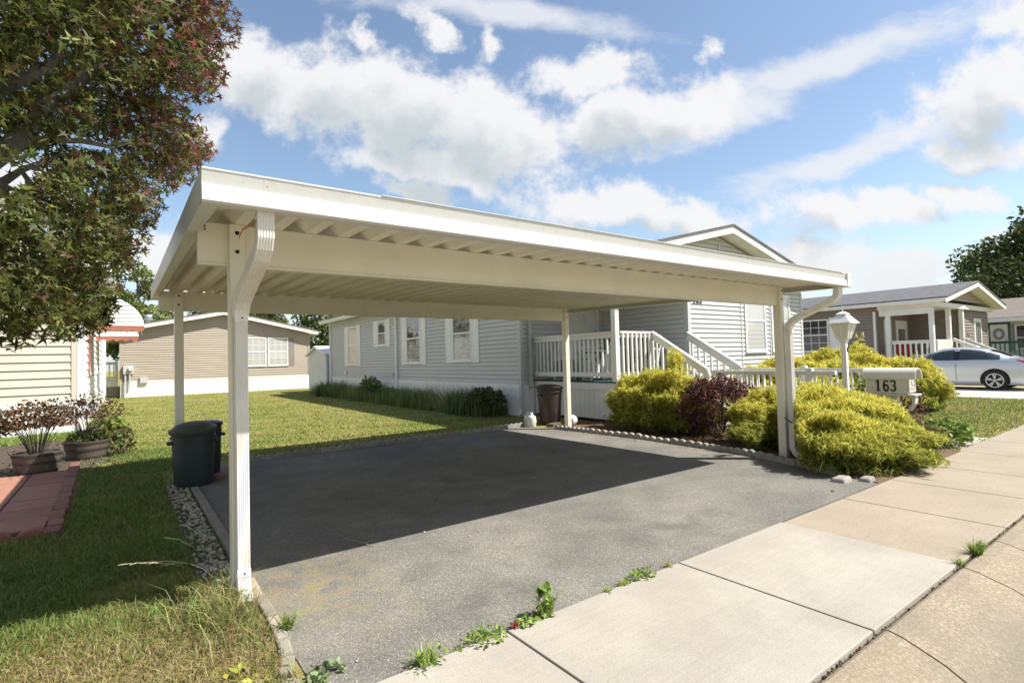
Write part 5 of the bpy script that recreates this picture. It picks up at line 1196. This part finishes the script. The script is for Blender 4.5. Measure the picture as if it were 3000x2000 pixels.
# --- trees behind
def tree(name, label, x, y, h, r, cols, n=7000, ls=.26, grp=None, tr=.18, low=.25, seed=1):
    g_ = np.random.default_rng(seed); o = thing(name, label, 'tree', (x, y, 0), grp); random.seed(seed)
    b = MB(); limb(b, [(x, y, -.1), (x+.05, y, h*.3), (x+.1, y+.05, h*.6), (x, y, h*.85)], tr, tr*.25, 9)
    K = 26; cen = []
    for i in range(K):
        t = g_.uniform(low, 1); a_ = g_.uniform(0, 6.28); prof = math.sin(math.pi*min(1, max(0, (t-low*.6)/(1-low*.6)))**.8)**.6
        rr = r*prof*g_.uniform(.35, .85); cen.append((x+rr*math.cos(a_), y+rr*math.sin(a_), h*t*.93, r*g_.uniform(.26, .44)))
        limb(b, [(x, y, h*t*.6), (x+rr*.5*math.cos(a_), y+rr*.5*math.sin(a_), h*t*.8), cen[-1][:3]], tr*.3, tr*.05, 5)
    b.build('trunk', M['darkbark'], o, smooth=True)
    cen = np.array(cen); k = g_.choice(K, n, p=cen[:, 3]**2/np.sum(cen[:, 3]**2)); d = unit(g_.normal(size=(n, 3)))
    p = cen[k, :3] + d*cen[k, 3:4]*(g_.uniform(.3, 1.05, (n, 1))**.6)*np.array([1, 1, .75])
    p = p[p[:, 2] > .15]; n = len(p)
    tone = g_.uniform(.75, 1.3, K)[k[:n]][:, None]
    c = pick(cols, n, .22)*tone
    V, F, C = scatter(*OVAL, p, unit(np.array([0, 0, .45])+g_.normal(size=(n, 3))*.8), g_.uniform(.6, 1.25, n)*ls, c)
    npmesh('crown', V, [F], M['treeleaf'], C, o)
LG = [(.16, .20, .05), (.13, .17, .045), (.20, .23, .07)]; DG = [(.045, .075, .02), (.06, .09, .025), (.085, .115, .035)]; MG = [(.09, .13, .03), (.12, .155, .04), (.07, .105, .028)]
gt = 'trees behind the tan house'
for i, (x, y, h, r, cols, lb) in enumerate([(.35, 41, 8.8, 2.4, LG, 'tall pale green tree showing left of the carport above the tan house roof'), (-4.6, 44, 6.4, 2.6, MG, 'mid green tree behind the maple branches left of the pale tree'), (2.6, 43, 5.6, 2.3, MG, 'tree behind the left roof slope of the tan house'),
     (5.0, 44, 6.0, 2.6, DG, 'dark tree rising behind the ridge of the tan house'), (8.6, 42, 6.3, 2.7, MG, 'green tree behind the right roof slope of the tan house'), (11.4, 37, 6.4, 2.8, MG, 'bushy tree between the tan house and the tool shed'), (14.6, 40, 6.6, 2.8, DG, 'dark tree far behind the grey house corner')]):
    tree('background_tree', lb, x, y, h, r, cols, 8000, .24, gt, .16, .12, 20+i)
tree('conifer_tree', 'dark evergreen in the gap left of the tan house', -2.6, 35, 4.6, 1.5, [(.02, .045, .018), (.03, .06, .022)], 5000, .16, None, .14, .05, 41)
tree('oak_tree', 'large dark green oak behind the house at the right edge', 47.0, 3.2, 9.8, 5.8, [(.05, .075, .022), (.065, .09, .027), (.085, .11, .033)], 24000, .30, None, .3, .2, 43)
tree('street_tree', 'broad tree further right beyond the pale house', 50, -9, 9, 5, DG, 9000, .32, None, .3, .2, 44)

# --- golden thread-leaf shrubs: drooping sprays of fine threads
def gold(label, x, y, rx, ry, h, n, reject=None, seed=1, spire=None, L0=.10, grp='golden threadleaf shrubs', wid=.0040, green=0., tilt=0.):
    g_ = np.random.default_rng(seed); o = thing('golden_shrub', label, 'shrub', (x, y, 0), grp)
    b = MB()
    for i in range(9):
        a_ = 6.28*i/9+g_.uniform(-.3, .3); limb(b, [(x+.05*math.cos(a_), y+.05*math.sin(a_), 0), (x+rx*.35*math.cos(a_), y+ry*.35*math.sin(a_), h*.4), (x+rx*.6*math.cos(a_), y+ry*.6*math.sin(a_), h*.62)], .018, .005, 5)
    b.build('stems', M['darkbark'], o)
    d = g_.normal(size=(n, 3)); d[:, 2] = np.where(d[:, 2] > -.35, d[:, 2], np.abs(d[:, 2])); d = unit(d)
    lump = 1 + .11*np.sin(d[:, 0]*7+seed)*np.cos(d[:, 1]*6-seed*2) + .09*np.sin(d[:, 2]*11+d[:, 0]*5+seed) + .07*np.sin(d[:, 1]*17+d[:, 0]*15+seed) + np.where(g_.uniform(0, 1, n) < .03, .12, 0)
    rad = (g_.uniform(.35, 1, n)**.35)*lump
    c0 = np.array([x, y, h*.30]); E_ = np.array([rx, ry, h*.70]); p = c0 + d*E_*rad[:, None]; p[:, 2] = np.maximum(p[:, 2], .02+.1*g_.uniform(0, 1, n))
    if tilt: p[:, 2] *= 1-tilt*np.clip((y+.25-p[:, 1])/1.1, 0, 1)
    if spire is not None:
        m_ = int(n*.018); q = np.array(spire)+g_.normal(size=(m_, 3))*np.array([.07, .07, .13]); p = np.concatenate([p, q]); d = np.concatenate([d, np.tile([0, 0, 1.], (m_, 1))]); rad = np.concatenate([rad, np.ones(m_)])
    keep = p[:, 2] > .015
    if reject is not None: keep &= ~reject(p)
    p = p[keep]; d = d[keep]; rad = rad[keep]; m_ = len(p)
    k = 8; p = np.repeat(p, k, 0); d = np.repeat(d, k, 0); rad = np.repeat(rad, k); N = len(p)
    dr = unit(d*np.array([1, 1, .6]) + np.array([0, 0, .30]) + np.repeat(g_.normal(size=(m_, 3))*.45, k, 0) + g_.normal(size=(N, 3))*.55)
    L = L0*g_.uniform(.4, 1.3, N); p0 = p - dr*L[:, None]*.5 + g_.normal(size=(N, 3))*.014
    mid = p0 + dr*L[:, None]*.55; tip = p0 + dr*L[:, None]*.95 - np.array([0, 0, 1])*(L*g_.uniform(-.15, .45, N))[:, None]
    s_ = unit(np.cross(dr, g_.normal(size=(N, 3)))); w = wid*g_.uniform(.6, 1.5, N)[:, None]*s_
    V = np.stack([p0-w, p0+w, mid+w, mid-w, tip+w*.35, tip-w*.35], 1).reshape(-1, 3); oi = np.arange(N)*6
    F = np.concatenate([np.stack([oi, oi+1, oi+2, oi+3], 1), np.stack([oi+3, oi+2, oi+4, oi+5], 1)])
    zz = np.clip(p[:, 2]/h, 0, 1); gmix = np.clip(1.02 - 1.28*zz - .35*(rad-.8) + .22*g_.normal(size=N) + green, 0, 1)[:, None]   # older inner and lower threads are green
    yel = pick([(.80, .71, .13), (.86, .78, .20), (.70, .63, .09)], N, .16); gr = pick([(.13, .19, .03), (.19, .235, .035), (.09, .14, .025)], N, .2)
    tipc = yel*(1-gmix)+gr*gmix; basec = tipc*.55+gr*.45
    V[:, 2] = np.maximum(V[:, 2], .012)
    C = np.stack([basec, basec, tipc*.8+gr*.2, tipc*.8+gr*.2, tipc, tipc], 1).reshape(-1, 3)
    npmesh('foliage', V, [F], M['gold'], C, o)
    # inner twig mass that closes the shrub
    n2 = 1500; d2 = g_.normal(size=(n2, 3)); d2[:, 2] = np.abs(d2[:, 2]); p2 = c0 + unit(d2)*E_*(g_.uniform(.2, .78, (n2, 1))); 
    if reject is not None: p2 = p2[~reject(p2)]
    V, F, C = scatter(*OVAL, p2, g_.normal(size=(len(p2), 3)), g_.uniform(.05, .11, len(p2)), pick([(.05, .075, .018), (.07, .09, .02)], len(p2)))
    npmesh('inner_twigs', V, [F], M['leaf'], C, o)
def right_of(px, py):                                               # keep the carport post clear on its open side
    return lambda p: ((p[:, 0]+.478)*(py+3.309) - (p[:, 1]+3.309)*(px+.478) < 0) & (p[:, 1] < .4) | ((np.abs(p[:, 0]-5.995) < .09) & (np.abs(p[:, 1]-.01) < .12))
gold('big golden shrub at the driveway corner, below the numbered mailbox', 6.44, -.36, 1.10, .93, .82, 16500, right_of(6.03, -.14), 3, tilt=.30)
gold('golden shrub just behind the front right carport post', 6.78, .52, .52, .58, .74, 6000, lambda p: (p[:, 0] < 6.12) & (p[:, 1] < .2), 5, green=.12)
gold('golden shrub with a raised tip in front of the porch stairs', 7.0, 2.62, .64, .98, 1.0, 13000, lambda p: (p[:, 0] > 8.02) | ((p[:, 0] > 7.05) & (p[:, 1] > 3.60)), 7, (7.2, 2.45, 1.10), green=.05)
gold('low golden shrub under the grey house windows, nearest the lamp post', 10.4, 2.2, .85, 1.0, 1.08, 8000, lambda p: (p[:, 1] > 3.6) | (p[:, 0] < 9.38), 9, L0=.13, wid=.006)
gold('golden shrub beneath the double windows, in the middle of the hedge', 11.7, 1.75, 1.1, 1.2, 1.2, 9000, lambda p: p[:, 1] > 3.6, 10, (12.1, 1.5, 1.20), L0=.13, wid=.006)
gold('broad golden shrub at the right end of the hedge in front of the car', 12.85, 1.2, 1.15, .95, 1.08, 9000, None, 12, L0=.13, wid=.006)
def broad(name, label, cat, x, y, rx, ry, h, n, cols, ls, grp=None, seed=1, base=.0, up=.4, stems=10, z0=0, mat='barb', dens=.3, rej=None):
    g_ = np.random.default_rng(seed); o = thing(name, label, cat, (x, y, z0), grp); b = MB(); tips = []
    for i in range(stems):
        a_ = 6.28*i/stems+g_.uniform(-.3, .3); q = g_.uniform(.4, .95); t_ = (x+rx*q*math.cos(a_), y+ry*q*math.sin(a_), z0+h*g_.uniform(.65, 1)); tips.append(t_)
        limb(b, [(x+.04*math.cos(a_), y+.04*math.sin(a_), z0), (x+rx*q*.5*math.cos(a_), y+ry*q*.5*math.sin(a_), z0+h*.45), t_], .0055 if h < 1.5 else .02, .002, 5)
    b.build('stems', M['darkbark'], o)
    d = g_.normal(size=(n, 3)); d[:, 2] = np.abs(d[:, 2]) if base > 0 else np.where(d[:, 2] > -.75, d[:, 2], np.abs(d[:, 2])); d = unit(d); lump = 1+.13*np.sin(d[:, 0]*8+seed)*np.cos(d[:, 1]*7+seed)
    p = np.array([x, y, z0+h*(.42+base*.5)]) + d*np.array([rx, ry, h*.56*(1-base*.4)])*((g_.uniform(dens, 1, n)**.45)*lump)[:, None]
    if rej is not None: p = p[~rej(p)]
    p = p[p[:, 2] > z0+.02]; n = len(p)
    V, F, C = scatter(*OVAL, p, unit(np.array([0, 0, up])+g_.normal(size=(n, 3))*.7), g_.uniform(.6, 1.3, n)*ls, pick(cols, n, .25))
    npmesh('foliage', V, [F], M[mat], C, o); return o
BR = [(.10, .028, .03), (.15, .04, .035), (.07, .03, .025), (.055, .055, .025), (.20, .07, .055)]
broad('barberry_shrub', 'dark red barberry shrub between two golden shrubs beside the driveway', 'shrub', 6.95, 1.50, .60, .68, .96, 13000, BR, .036, None, 3, 0, .3, 12)
broad('barberry_shrub', 'small red leaved shrub behind the lamp post', 'shrub', 9.0, -.2, .35, .35, .95, 1500, BR, .045, None, 4)
broad('green_shrub', 'small bright green leafy shrub between lamp post and mailbox', 'shrub', 8.75, .05, .3, .3, .98, 1300, [(.14, .20, .035), (.20, .26, .05), (.24, .26, .05)], .05, None, 5)
broad('hosta_plant', 'low bright green leafy plant at the sidewalk beyond the big golden shrub', 'plant', 8.35, -.93, .42, .28, .34, 700, [(.13, .21, .035), (.20, .29, .06), (.26, .32, .08)], .09, None, 6, 0, .8)
broad('creeping_shrub', 'dark green creeping shrub just past the big golden shrub', 'plant', 7.75, -.78, .35, .32, .36, 1100, [(.06, .09, .02), (.10, .13, .03), (.16, .09, .04)], .045, None, 8)
# --- plants on the left
def barrel(x, y, r, h, label):
    o = thing('barrel_planter', label, 'planter', (x, y, 0)); b = MB(); n = 18
    MB().lathe([(r*.80, 0), (r*.86, h*.3), (r*.94, h*.65), (r, h), (r*.93, h), (r*.90, h*.85), (.001, h*.85)], (x, y, 0), 36).build('staves', M['wood'], o, smooth=True)
    for z0_, q in ((h*.08, .832), (h*.50, .912), (h*.84, .978)): MB().lathe([(r*q, z0_), (r*(q+.012), z0_), (r*(q+.03), z0_+h*.11), (r*(q+.018), z0_+h*.11)], (x, y, 0), 36).build('hoop', M['hoop'], o, smooth=True)
    MB().lathe([(r*.9, h*.86), (.001, h*.88)], (x, y, 0), 20).build('soil', M['soil'], o)
barrel(-1.36, 5.78, .25, .27, 'half barrel planter in sunlight at the end of the paver path'); barrel(-.90, 6.72, .28, .27, 'half barrel planter in shade beside the lawn edge')
OR = [(.20, .085, .035), (.15, .06, .03), (.08, .045, .025), (.075, .075, .03), (.26, .13, .05), (.06, .065, .025)]
broad('azalea_plant', 'orange and brown leaved azalea in the sunlit half barrel', 'plant', -1.36, 5.78, .42, .36, .72, 1250, OR, .048, None, 11, .25, .3, 34, .18, 'barb', .02)
broad('azalea_plant', 'sparse dark red azalea in the shaded half barrel', 'plant', -.88, 6.72, .48, .38, .74, 950, [(.08, .035, .03), (.13, .05, .035), (.05, .06, .025), (.16, .09, .04)], .042, None, 12, .25, .3, 34, .18, 'barb', .02)
broad('azalea_plant', 'dark leafed shrub with orange tips at the left picture edge', 'plant', -1.98, 5.9, .38, .4, .95, 1500, OR[1:] + [(.05, .07, .02)], .05, None, 13, .2, .3, 14, 0)
broad('ground_cover', 'low dark foliage filling the shaded half barrel rim', 'plant', -.89, 6.71, .26, .25, .20, 700, [(.05, .07, .02), (.07, .09, .025)], .05, None, 14, 0, .5, 5, .22)
broad('hosta_plant', 'pale yellow green hosta by the cream house corner', 'plant', -.72, 9.3, .32, .3, .42, 380, [(.26, .30, .07), (.34, .37, .12), (.18, .24, .05)], .13, None, 15, 0, .8, 4)
broad('ivy_plant', 'leafy clump on the ground right of the shaded half barrel', 'plant', -.48, 6.75, .17, .3, .42, 480, [(.07, .09, .025), (.10, .12, .035), (.12, .07, .03)], .05, None, 16, 0, .4, 5)
# --- bed along the grey house: long grasses, irises, shrubs
def clump(name, label, cat, x, y, r, n, h, cols, wid, lean=.5, grp=None, tip=None, z=0, curve=.6):
    o = thing(name, label, cat, (x, y, z), grp); a_ = rng.uniform(0, 6.28, n); q = r*np.sqrt(rng.uniform(0, 1, n))
    P = np.stack([x+q*np.cos(a_), y+q*np.sin(a_), np.full(n, z)], 1)
    bladeobj('leaves', P, h*rng.uniform(.6, 1.15, n), np.full(n, lean), wid*rng.uniform(.7, 1.3, n), pick(cols, n, .2), o, None if tip is None else np.tile(tip, (n, 1)), curve=curve); return o
IG = [(.07, .13, .045), (.09, .155, .05), (.11, .17, .06)]
for i, (x, y, h, lb) in enumerate([(6.1, 7.35, .55, 'dark iris clump beside the evergreen at the near corner of the grey house'), (6.15, 8.0, .5, 'iris clump below the nearest grey house window'), (6.2, 10.6, .42, 'iris clump left of the nearest window'), (6.1, 16.6, .45, 'iris clump below the lace curtained far window'), (6.0, 18.3, .5, 'iris clump at the far end of the grey house bed')]):
    clump('iris_plant', lb, 'plant', x, y, .36, 130, h*1.25, IG, .017, .45, 'iris clumps along the grey house', z=0)
broad('evergreen_shrub', 'dark spreading evergreen at the near corner of the grey house', 'shrub', 6.12, 6.78, .40, .62, .66, 1500, [(.06, .08, .028), (.08, .095, .035), (.12, .115, .045)], .075, None, 21, .15, .5, 14, 0, 'barb', .05)
broad('leafy_shrub', 'upright leafy green shrub in front of the white house downspout', 'shrub', 6.2, 13.9, .36, .6, .84, 520, [(.11, .17, .045), (.15, .21, .06)], .10, None, 22, .1, .5, 12, 0, 'barb', .05)
broad('leafy_shrub', 'small leafy shrub at the bed beside the second window', 'shrub', 6.2, 12.2, .3, .5, .5, 420, [(.11, .17, .045), (.15, .20, .06)], .08, None, 23, .1, .5, 8)
n = 15000; yy = rng.uniform(6.7, 20.2, n); P = np.stack([6.70-.95*rng.beta(1.3, 2.2, n), yy, np.zeros(n)], 1)
hh = (.20+.20*np.sin(yy*1.7)**2+.16*np.sin(yy*.9+1)**2)*rng.uniform(.4, 1.5, n)
stuff(bladeobj('long_grass', P, hh, np.full(n, .5), rng.uniform(.004, .009, n), pick([(.15, .21, .055), (.20, .25, .075), (.28, .28, .12), (.12, .18, .05)], n, .25)))
n = 420; yy = rng.choice([9.0, 9.5, 8.6, 17.5, 15], n) + rng.normal(0, .5, n); P = np.stack([rng.uniform(6.1, 6.6, n), yy, np.zeros(n)], 1)
stuff(bladeobj('dry_grass_stalks', P, rng.uniform(.5, .95, n), np.full(n, .35), np.full(n, .0028), pick([(.42, .36, .22), (.36, .33, .20)], n), curve=.9))

# ------------------------------------------------------------------ grass
def patch(x, y): return .5 + .28*np.sin(x*2.3+1.1+.8*np.sin(y*1.7)) * np.cos(y*2.9-.6+.9*np.sin(x*2.1)) + .22*np.sin(x*6.1+y*4.3) * np.sin(y*7.7-x*3.1)
GRN = [(.165, .25, .05), (.215, .305, .065), (.275, .35, .09), (.14, .205, .05)]; DRY = [(.38, .31, .15), (.44, .36, .19), (.31, .26, .11), (.35, .27, .13)]
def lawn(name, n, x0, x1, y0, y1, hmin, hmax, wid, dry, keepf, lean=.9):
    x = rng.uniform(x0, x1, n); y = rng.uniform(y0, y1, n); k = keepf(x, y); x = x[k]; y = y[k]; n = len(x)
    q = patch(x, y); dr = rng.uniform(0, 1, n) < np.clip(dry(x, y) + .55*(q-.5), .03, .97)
    c = np.where(dr[:, None], pick(DRY, n, .2), pick(GRN, n, .2)) * (1 if y1 > 8 or x0 > 5 else .82) * (1+(.16 if y1 > 20 else 0)*np.sin(6.283*(y+.22*x)/1.15))[:, None]  # beside the driveway, blade colour is darkened to paint in deeper shade
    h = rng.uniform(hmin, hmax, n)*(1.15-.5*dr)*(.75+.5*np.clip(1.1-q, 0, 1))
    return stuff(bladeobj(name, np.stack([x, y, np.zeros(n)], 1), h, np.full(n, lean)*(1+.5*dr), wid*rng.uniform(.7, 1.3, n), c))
hole = lambda x, y: ~(((x < -.86) & (y > 2.25) & (y < 6.25)) | ((x < -.6) & (y > 5.6) & (y < 9.3) & (x < -.55)) | ((rng.uniform(0, 1, len(x)) > .25) & ((x+.35)**2/.10 + (y-.62)**2/.02 < 1)) | ((rng.uniform(0, 1, len(x)) > .4) & ((x+.62)**2/.06 + (y+.75)**2/.02 < 1)))
side_ = lambda x, y: hole(x, y) & ~((x > -.10) & (y > .45) & (rng.uniform(0, 1, len(x)) < .86)) & (x < .10)
dryn = lambda x, y: np.clip(.98 - .68*np.clip((y+.35)/.8, 0, 1), .2, 1)
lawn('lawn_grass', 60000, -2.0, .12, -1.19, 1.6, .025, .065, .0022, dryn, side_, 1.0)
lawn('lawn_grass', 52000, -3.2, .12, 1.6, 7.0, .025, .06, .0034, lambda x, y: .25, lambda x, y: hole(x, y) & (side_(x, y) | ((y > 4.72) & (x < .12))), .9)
def far_keep(x, y):
    d = np.hypot(x+.48, y+3.3); return (rng.uniform(0, 1, len(x)) < np.clip(9.5/d, 0, 1)**1.6) & (x > -1.0 - (y > 12)*.1) & ~((y < 4.9) & (x > .05)) & ~((x > 6.6) & (y < 20))
lawn('lawn_grass', 210000, -1.1, 7.6, 4.72, 26.4, .012, .034, .006, lambda x, y: .30, far_keep, .9)
lawn('lawn_grass', 9000, -3.2, -1.1, 9.4, 11, .03, .07, .006, lambda x, y: .3, lambda x, y: x > -9, .9)
lawn('lawn_grass', 46000, 7.6, 16.9, -1.17, 3.2, .015, .04, .006, lambda x, y: .52, lambda x, y: ~((x < 8.05) & (y > -.9)) & ~((x > 8.05) & (x < 9.3) & (y > -1.1) & (y < 2.6)), .9)
# long dry tufts round the downspout, with arching seed heads
n = 1500; a_ = rng.uniform(0, 6.28, n); q = np.abs(rng.normal(0, .12, n)); P = np.stack([-.05+q*np.cos(a_)*1.1, -.15+q*np.sin(a_)*1.9, np.zeros(n)], 1); P = P[P[:, 0] < .09]; n = len(P)
stuff(bladeobj('long_dry_grass', P, rng.uniform(.08, .22, n), rng.uniform(.5, 1.6, n), rng.uniform(.0014, .0026, n), np.where((rng.uniform(0, 1, n) < .55)[:, None], pick(DRY, n, .2), pick(GRN, n, .2)), curve=1))
for i, (a, h, L) in enumerate([((-.06, .25), .30, (-.42, -.04)), ((-.03, .30), .26, (-.34, -.02)), ((-.05, .42), .33, (-.22, .06)), ((-.02, .5), .36, (-.16, .10)), ((.11, .22), .34, (.03, .05))]):
    o = thing('seed_stalk', ['lowest grass stalk with a pale seed head arching left of the downspout', 'second pale seed stalk arching left beside the downspout', 'seed stalk leaning over the pebbles left of the post', 'upright seed stalk over the pebbles nearest the post', 'thin grass stalk right of the downspout on the asphalt edge'][i], 'grass stalk', (a[0], a[1], 0), 'seed stalks at the front left post')
    pts = [(a[0]+L[0]*t**1.6, a[1]+L[1]*t**1.6, h*(1.35*t-.45*t**2.6)) for t in [0, .2, .4, .6, .8, 1]]
    MB().tube(pts, [.0011, .0011, .001, .0009, .0008, .0006], 5).build('stem', M['twig'], o)
    hv = MB(); p1_, p2_ = Vector(pts[3]), Vector(pts[5])
    for k in range(14): t = k/13; q = p1_.lerp(Vector(pts[4]), min(1, t*2)) if t < .5 else Vector(pts[4]).lerp(p2_, t*2-1); hv.bar(q, q+Vector((L[0]*.06+random.uniform(-.008, .008), random.uniform(-.008, .008), random.uniform(-.004, .006))), .003, .0022)
    hv.build('seed_head', pm('pale_seed_%d' % i, (.50, .44, .28), None, 20, .8), o)
# ------------------------------------------------------------------ weeds at the driveway edge and the kerb
WG = [(.16, .26, .04), (.22, .32, .06), (.28, .34, .08)]
def weed(label, x, y, r, h, n, cols, ls, blade=0, name='weed', stem=False):
    o = thing(name, label, 'weed', (x, y, 0), 'weeds in the paving joints')
    if blade:
        a_ = rng.uniform(0, 6.28, blade); P = np.stack([x+r*.35*np.cos(a_), y+r*.25*np.sin(a_), np.full(blade, .0)], 1)
        bladeobj('blades', P, h*rng.uniform(.6, 1.2, blade), rng.uniform(.6, 1.6, blade), rng.uniform(.002, .004, blade), pick(cols, blade, .2), o, curve=.9)
    if n:
        a_ = rng.uniform(0, 6.28, n); q = r*np.sqrt(rng.uniform(0, 1, n)); zz = h*rng.uniform(.12, 1, n); q = q*(1-.55*zz/h if stem else 1); p = np.stack([x+q*np.cos(a_), y+q*.7*np.sin(a_), zz*(1 if stem else .7)], 1)
        V, F, C = scatter(*OVAL, p, unit(np.array([0, 0, .7])+rng.normal(size=(n, 3))*.6), rng.uniform(.6, 1.3, n)*ls, pick(cols, n, .2)); npmesh('leaves', V, [F], M['leaf'], C, o)
    if stem:
        b = MB()
        for k in range(4): b.tube([(x+.01*k-.015, y, 0), (x+.02*k-.03, y+random.uniform(-.02, .02), h*.5), (x+.03*k-.045, y+random.uniform(-.03, .03), h)], [.003, .0025, .001], 5)
        b.build('stems', M['leaf'] if False else pm('weed_stem_%s' % o.name, (.16, .22, .05), None, 9, .7), o)
weed('tallest green weed with narrow leaves in the driveway joint', 1.22, -1.20, .065, .165, 70, WG, .05, 24, stem=True)
weed('leafy low weed mat left of the tallest weed', .86, -1.21, .11, .075, 110, WG, .026, 10); weed('small red leaved weed between two green clumps', 1.03, -1.205, .022, .055, 30, [(.40, .06, .05), (.30, .05, .05), (.20, .12, .04)], .02)
weed('low green weed right of the red weed', 1.11, -1.205, .07, .07, 60, WG, .026, 12); weed('spiky grassy weed nearest the bottom of the picture', .56, -1.21, .10, .09, 40, WG, .024, 90)
weed('tiny grass tuft between the spiky weed and the leafy mat', .72, -1.205, .03, .04, 12, WG, .016, 14); weed('flat star shaped grass weed in the middle of the joint', 1.66, -1.205, .05, .035, 8, WG, .018, 40)
weed('small yellow green weed left of the wide leafy clump', 1.80, -1.20, .05, .05, 50, WG + [(.38, .34, .06)], .02, 8); weed('wide leafy clump at the slab corner', 1.96, -1.20, .09, .065, 110, WG, .024, 10)
weed('yellowish weed where the white slab ends', 2.19, -1.20, .035, .05, 35, [(.36, .34, .07), (.28, .32, .06)], .018, 8); weed('single green seedling on the asphalt near the golden shrub', 4.78, -1.05, .03, .05, 10, WG, .026)
weed('bright grass tuft growing from the kerb joint', 3.83, -2.275, .10, .10, 0, WG, .02, 130); weed('small grass tuft at the corner of the white slab by the kerb', 3.52, -2.272, .07, .06, 0, WG, .02, 36)
weed('grey green broad leaved weed beside the last edging chunk', .19, -1.02, .09, .06, 46, [(.20, .27, .13), (.26, .33, .17), (.17, .22, .09)], .042); weed('tall grass tuft against the edging chunks on the asphalt', .165, -.50, .06, .11, 8, WG, .02, 60)
weed('heart leaved yellow green weed in the dry lawn', -.02, -.80, .16, .045, 22, [(.34, .36, .06), (.40, .40, .08)], .05)
for i, (x, y, s_) in enumerate([(5.22, -.93, 1.0), (5.42, -1.08, .8)]):
    o = npmesh('corner_stone', *[(lambda V, F: (V, [F]))(*[np.array(q) for q in ([(x+.11*s_*a_, y+.08*s_*c_, .05*s_*d_+.02) for a_, c_, d_ in [(-1,-1,-1),(1,-.9,-1),(1.05,1,-1),(-.9,1,-1),(-.7,-.8,.6),(.75,-.7,.8),(.7,.7,.7),(-.75,.75,.5)]], [(3,2,1,0),(4,5,6,7),(0,1,5,4),(1,2,6,5),(2,3,7,6),(3,0,4,7)])])][0], M['edger'])
    bv = o.modifiers.new('b', 'BEVEL'); bv.width = .02; bv.segments = 3
    tag(o, ['grey stone at the driveway corner under the big golden shrub', 'grey stone touching the sidewalk under the big golden shrub'][i], 'stone', 'stones at the shrub corner')
n = 160; P = np.stack([5.80+rng.normal(0, .05, n), rng.uniform(.2, 4.2, n), np.full(n, .012)], 1); V, F, C = scatter(*OVAL, P, np.array([0, 0, 1.])+.3*rng.normal(size=(n, 3)), rng.uniform(.015, .035, n), pick([(.34, .16, .07), (.26, .13, .06), (.40, .24, .12)], n))
stuff(npmesh('fallen_leaves', V, [F], M['leaf'], C))
n = 900; P = np.stack([rng.uniform(-3.1, -.62, n), rng.uniform(5.3, 9.2, n), np.full(n, .014)+rng.uniform(0, .012, n)], 1); V, F, C = scatter(*OVAL, P, np.array([0, 0, 1.])+.5*rng.normal(size=(n, 3)), rng.uniform(.02, .06, n), pick([(.16, .09, .05), (.09, .06, .04), (.22, .14, .08), (.08, .09, .03)], n))
stuff(npmesh('bed_litter', V, [F], M['leaf'], C))
n = 60; P = np.stack([rng.uniform(-1.4, .05, n), rng.uniform(-1.1, 2, n), np.full(n, .04)], 1); V, F, C = scatter(*OVAL, P, np.array([0, 0, 1.])+.6*rng.normal(size=(n, 3)), rng.uniform(.015, .03, n), pick([(.30, .12, .06), (.36, .20, .10), (.24, .10, .06)], n))
stuff(npmesh('lawn_litter', V, [F], M['leaf'], C))
n = 500; P = np.stack([rng.uniform(-.8, 6.0, n), rng.uniform(5.2, 14, n), np.full(n, .03)], 1); V, F, C = scatter(*OVAL, P, np.array([0, 0, 1.])+.3*rng.normal(size=(n, 3)), rng.uniform(.018, .03, n), pick([(.72, .72, .66)], n))
stuff(npmesh('clover_flowers', V, [F], M['leaf'], C))
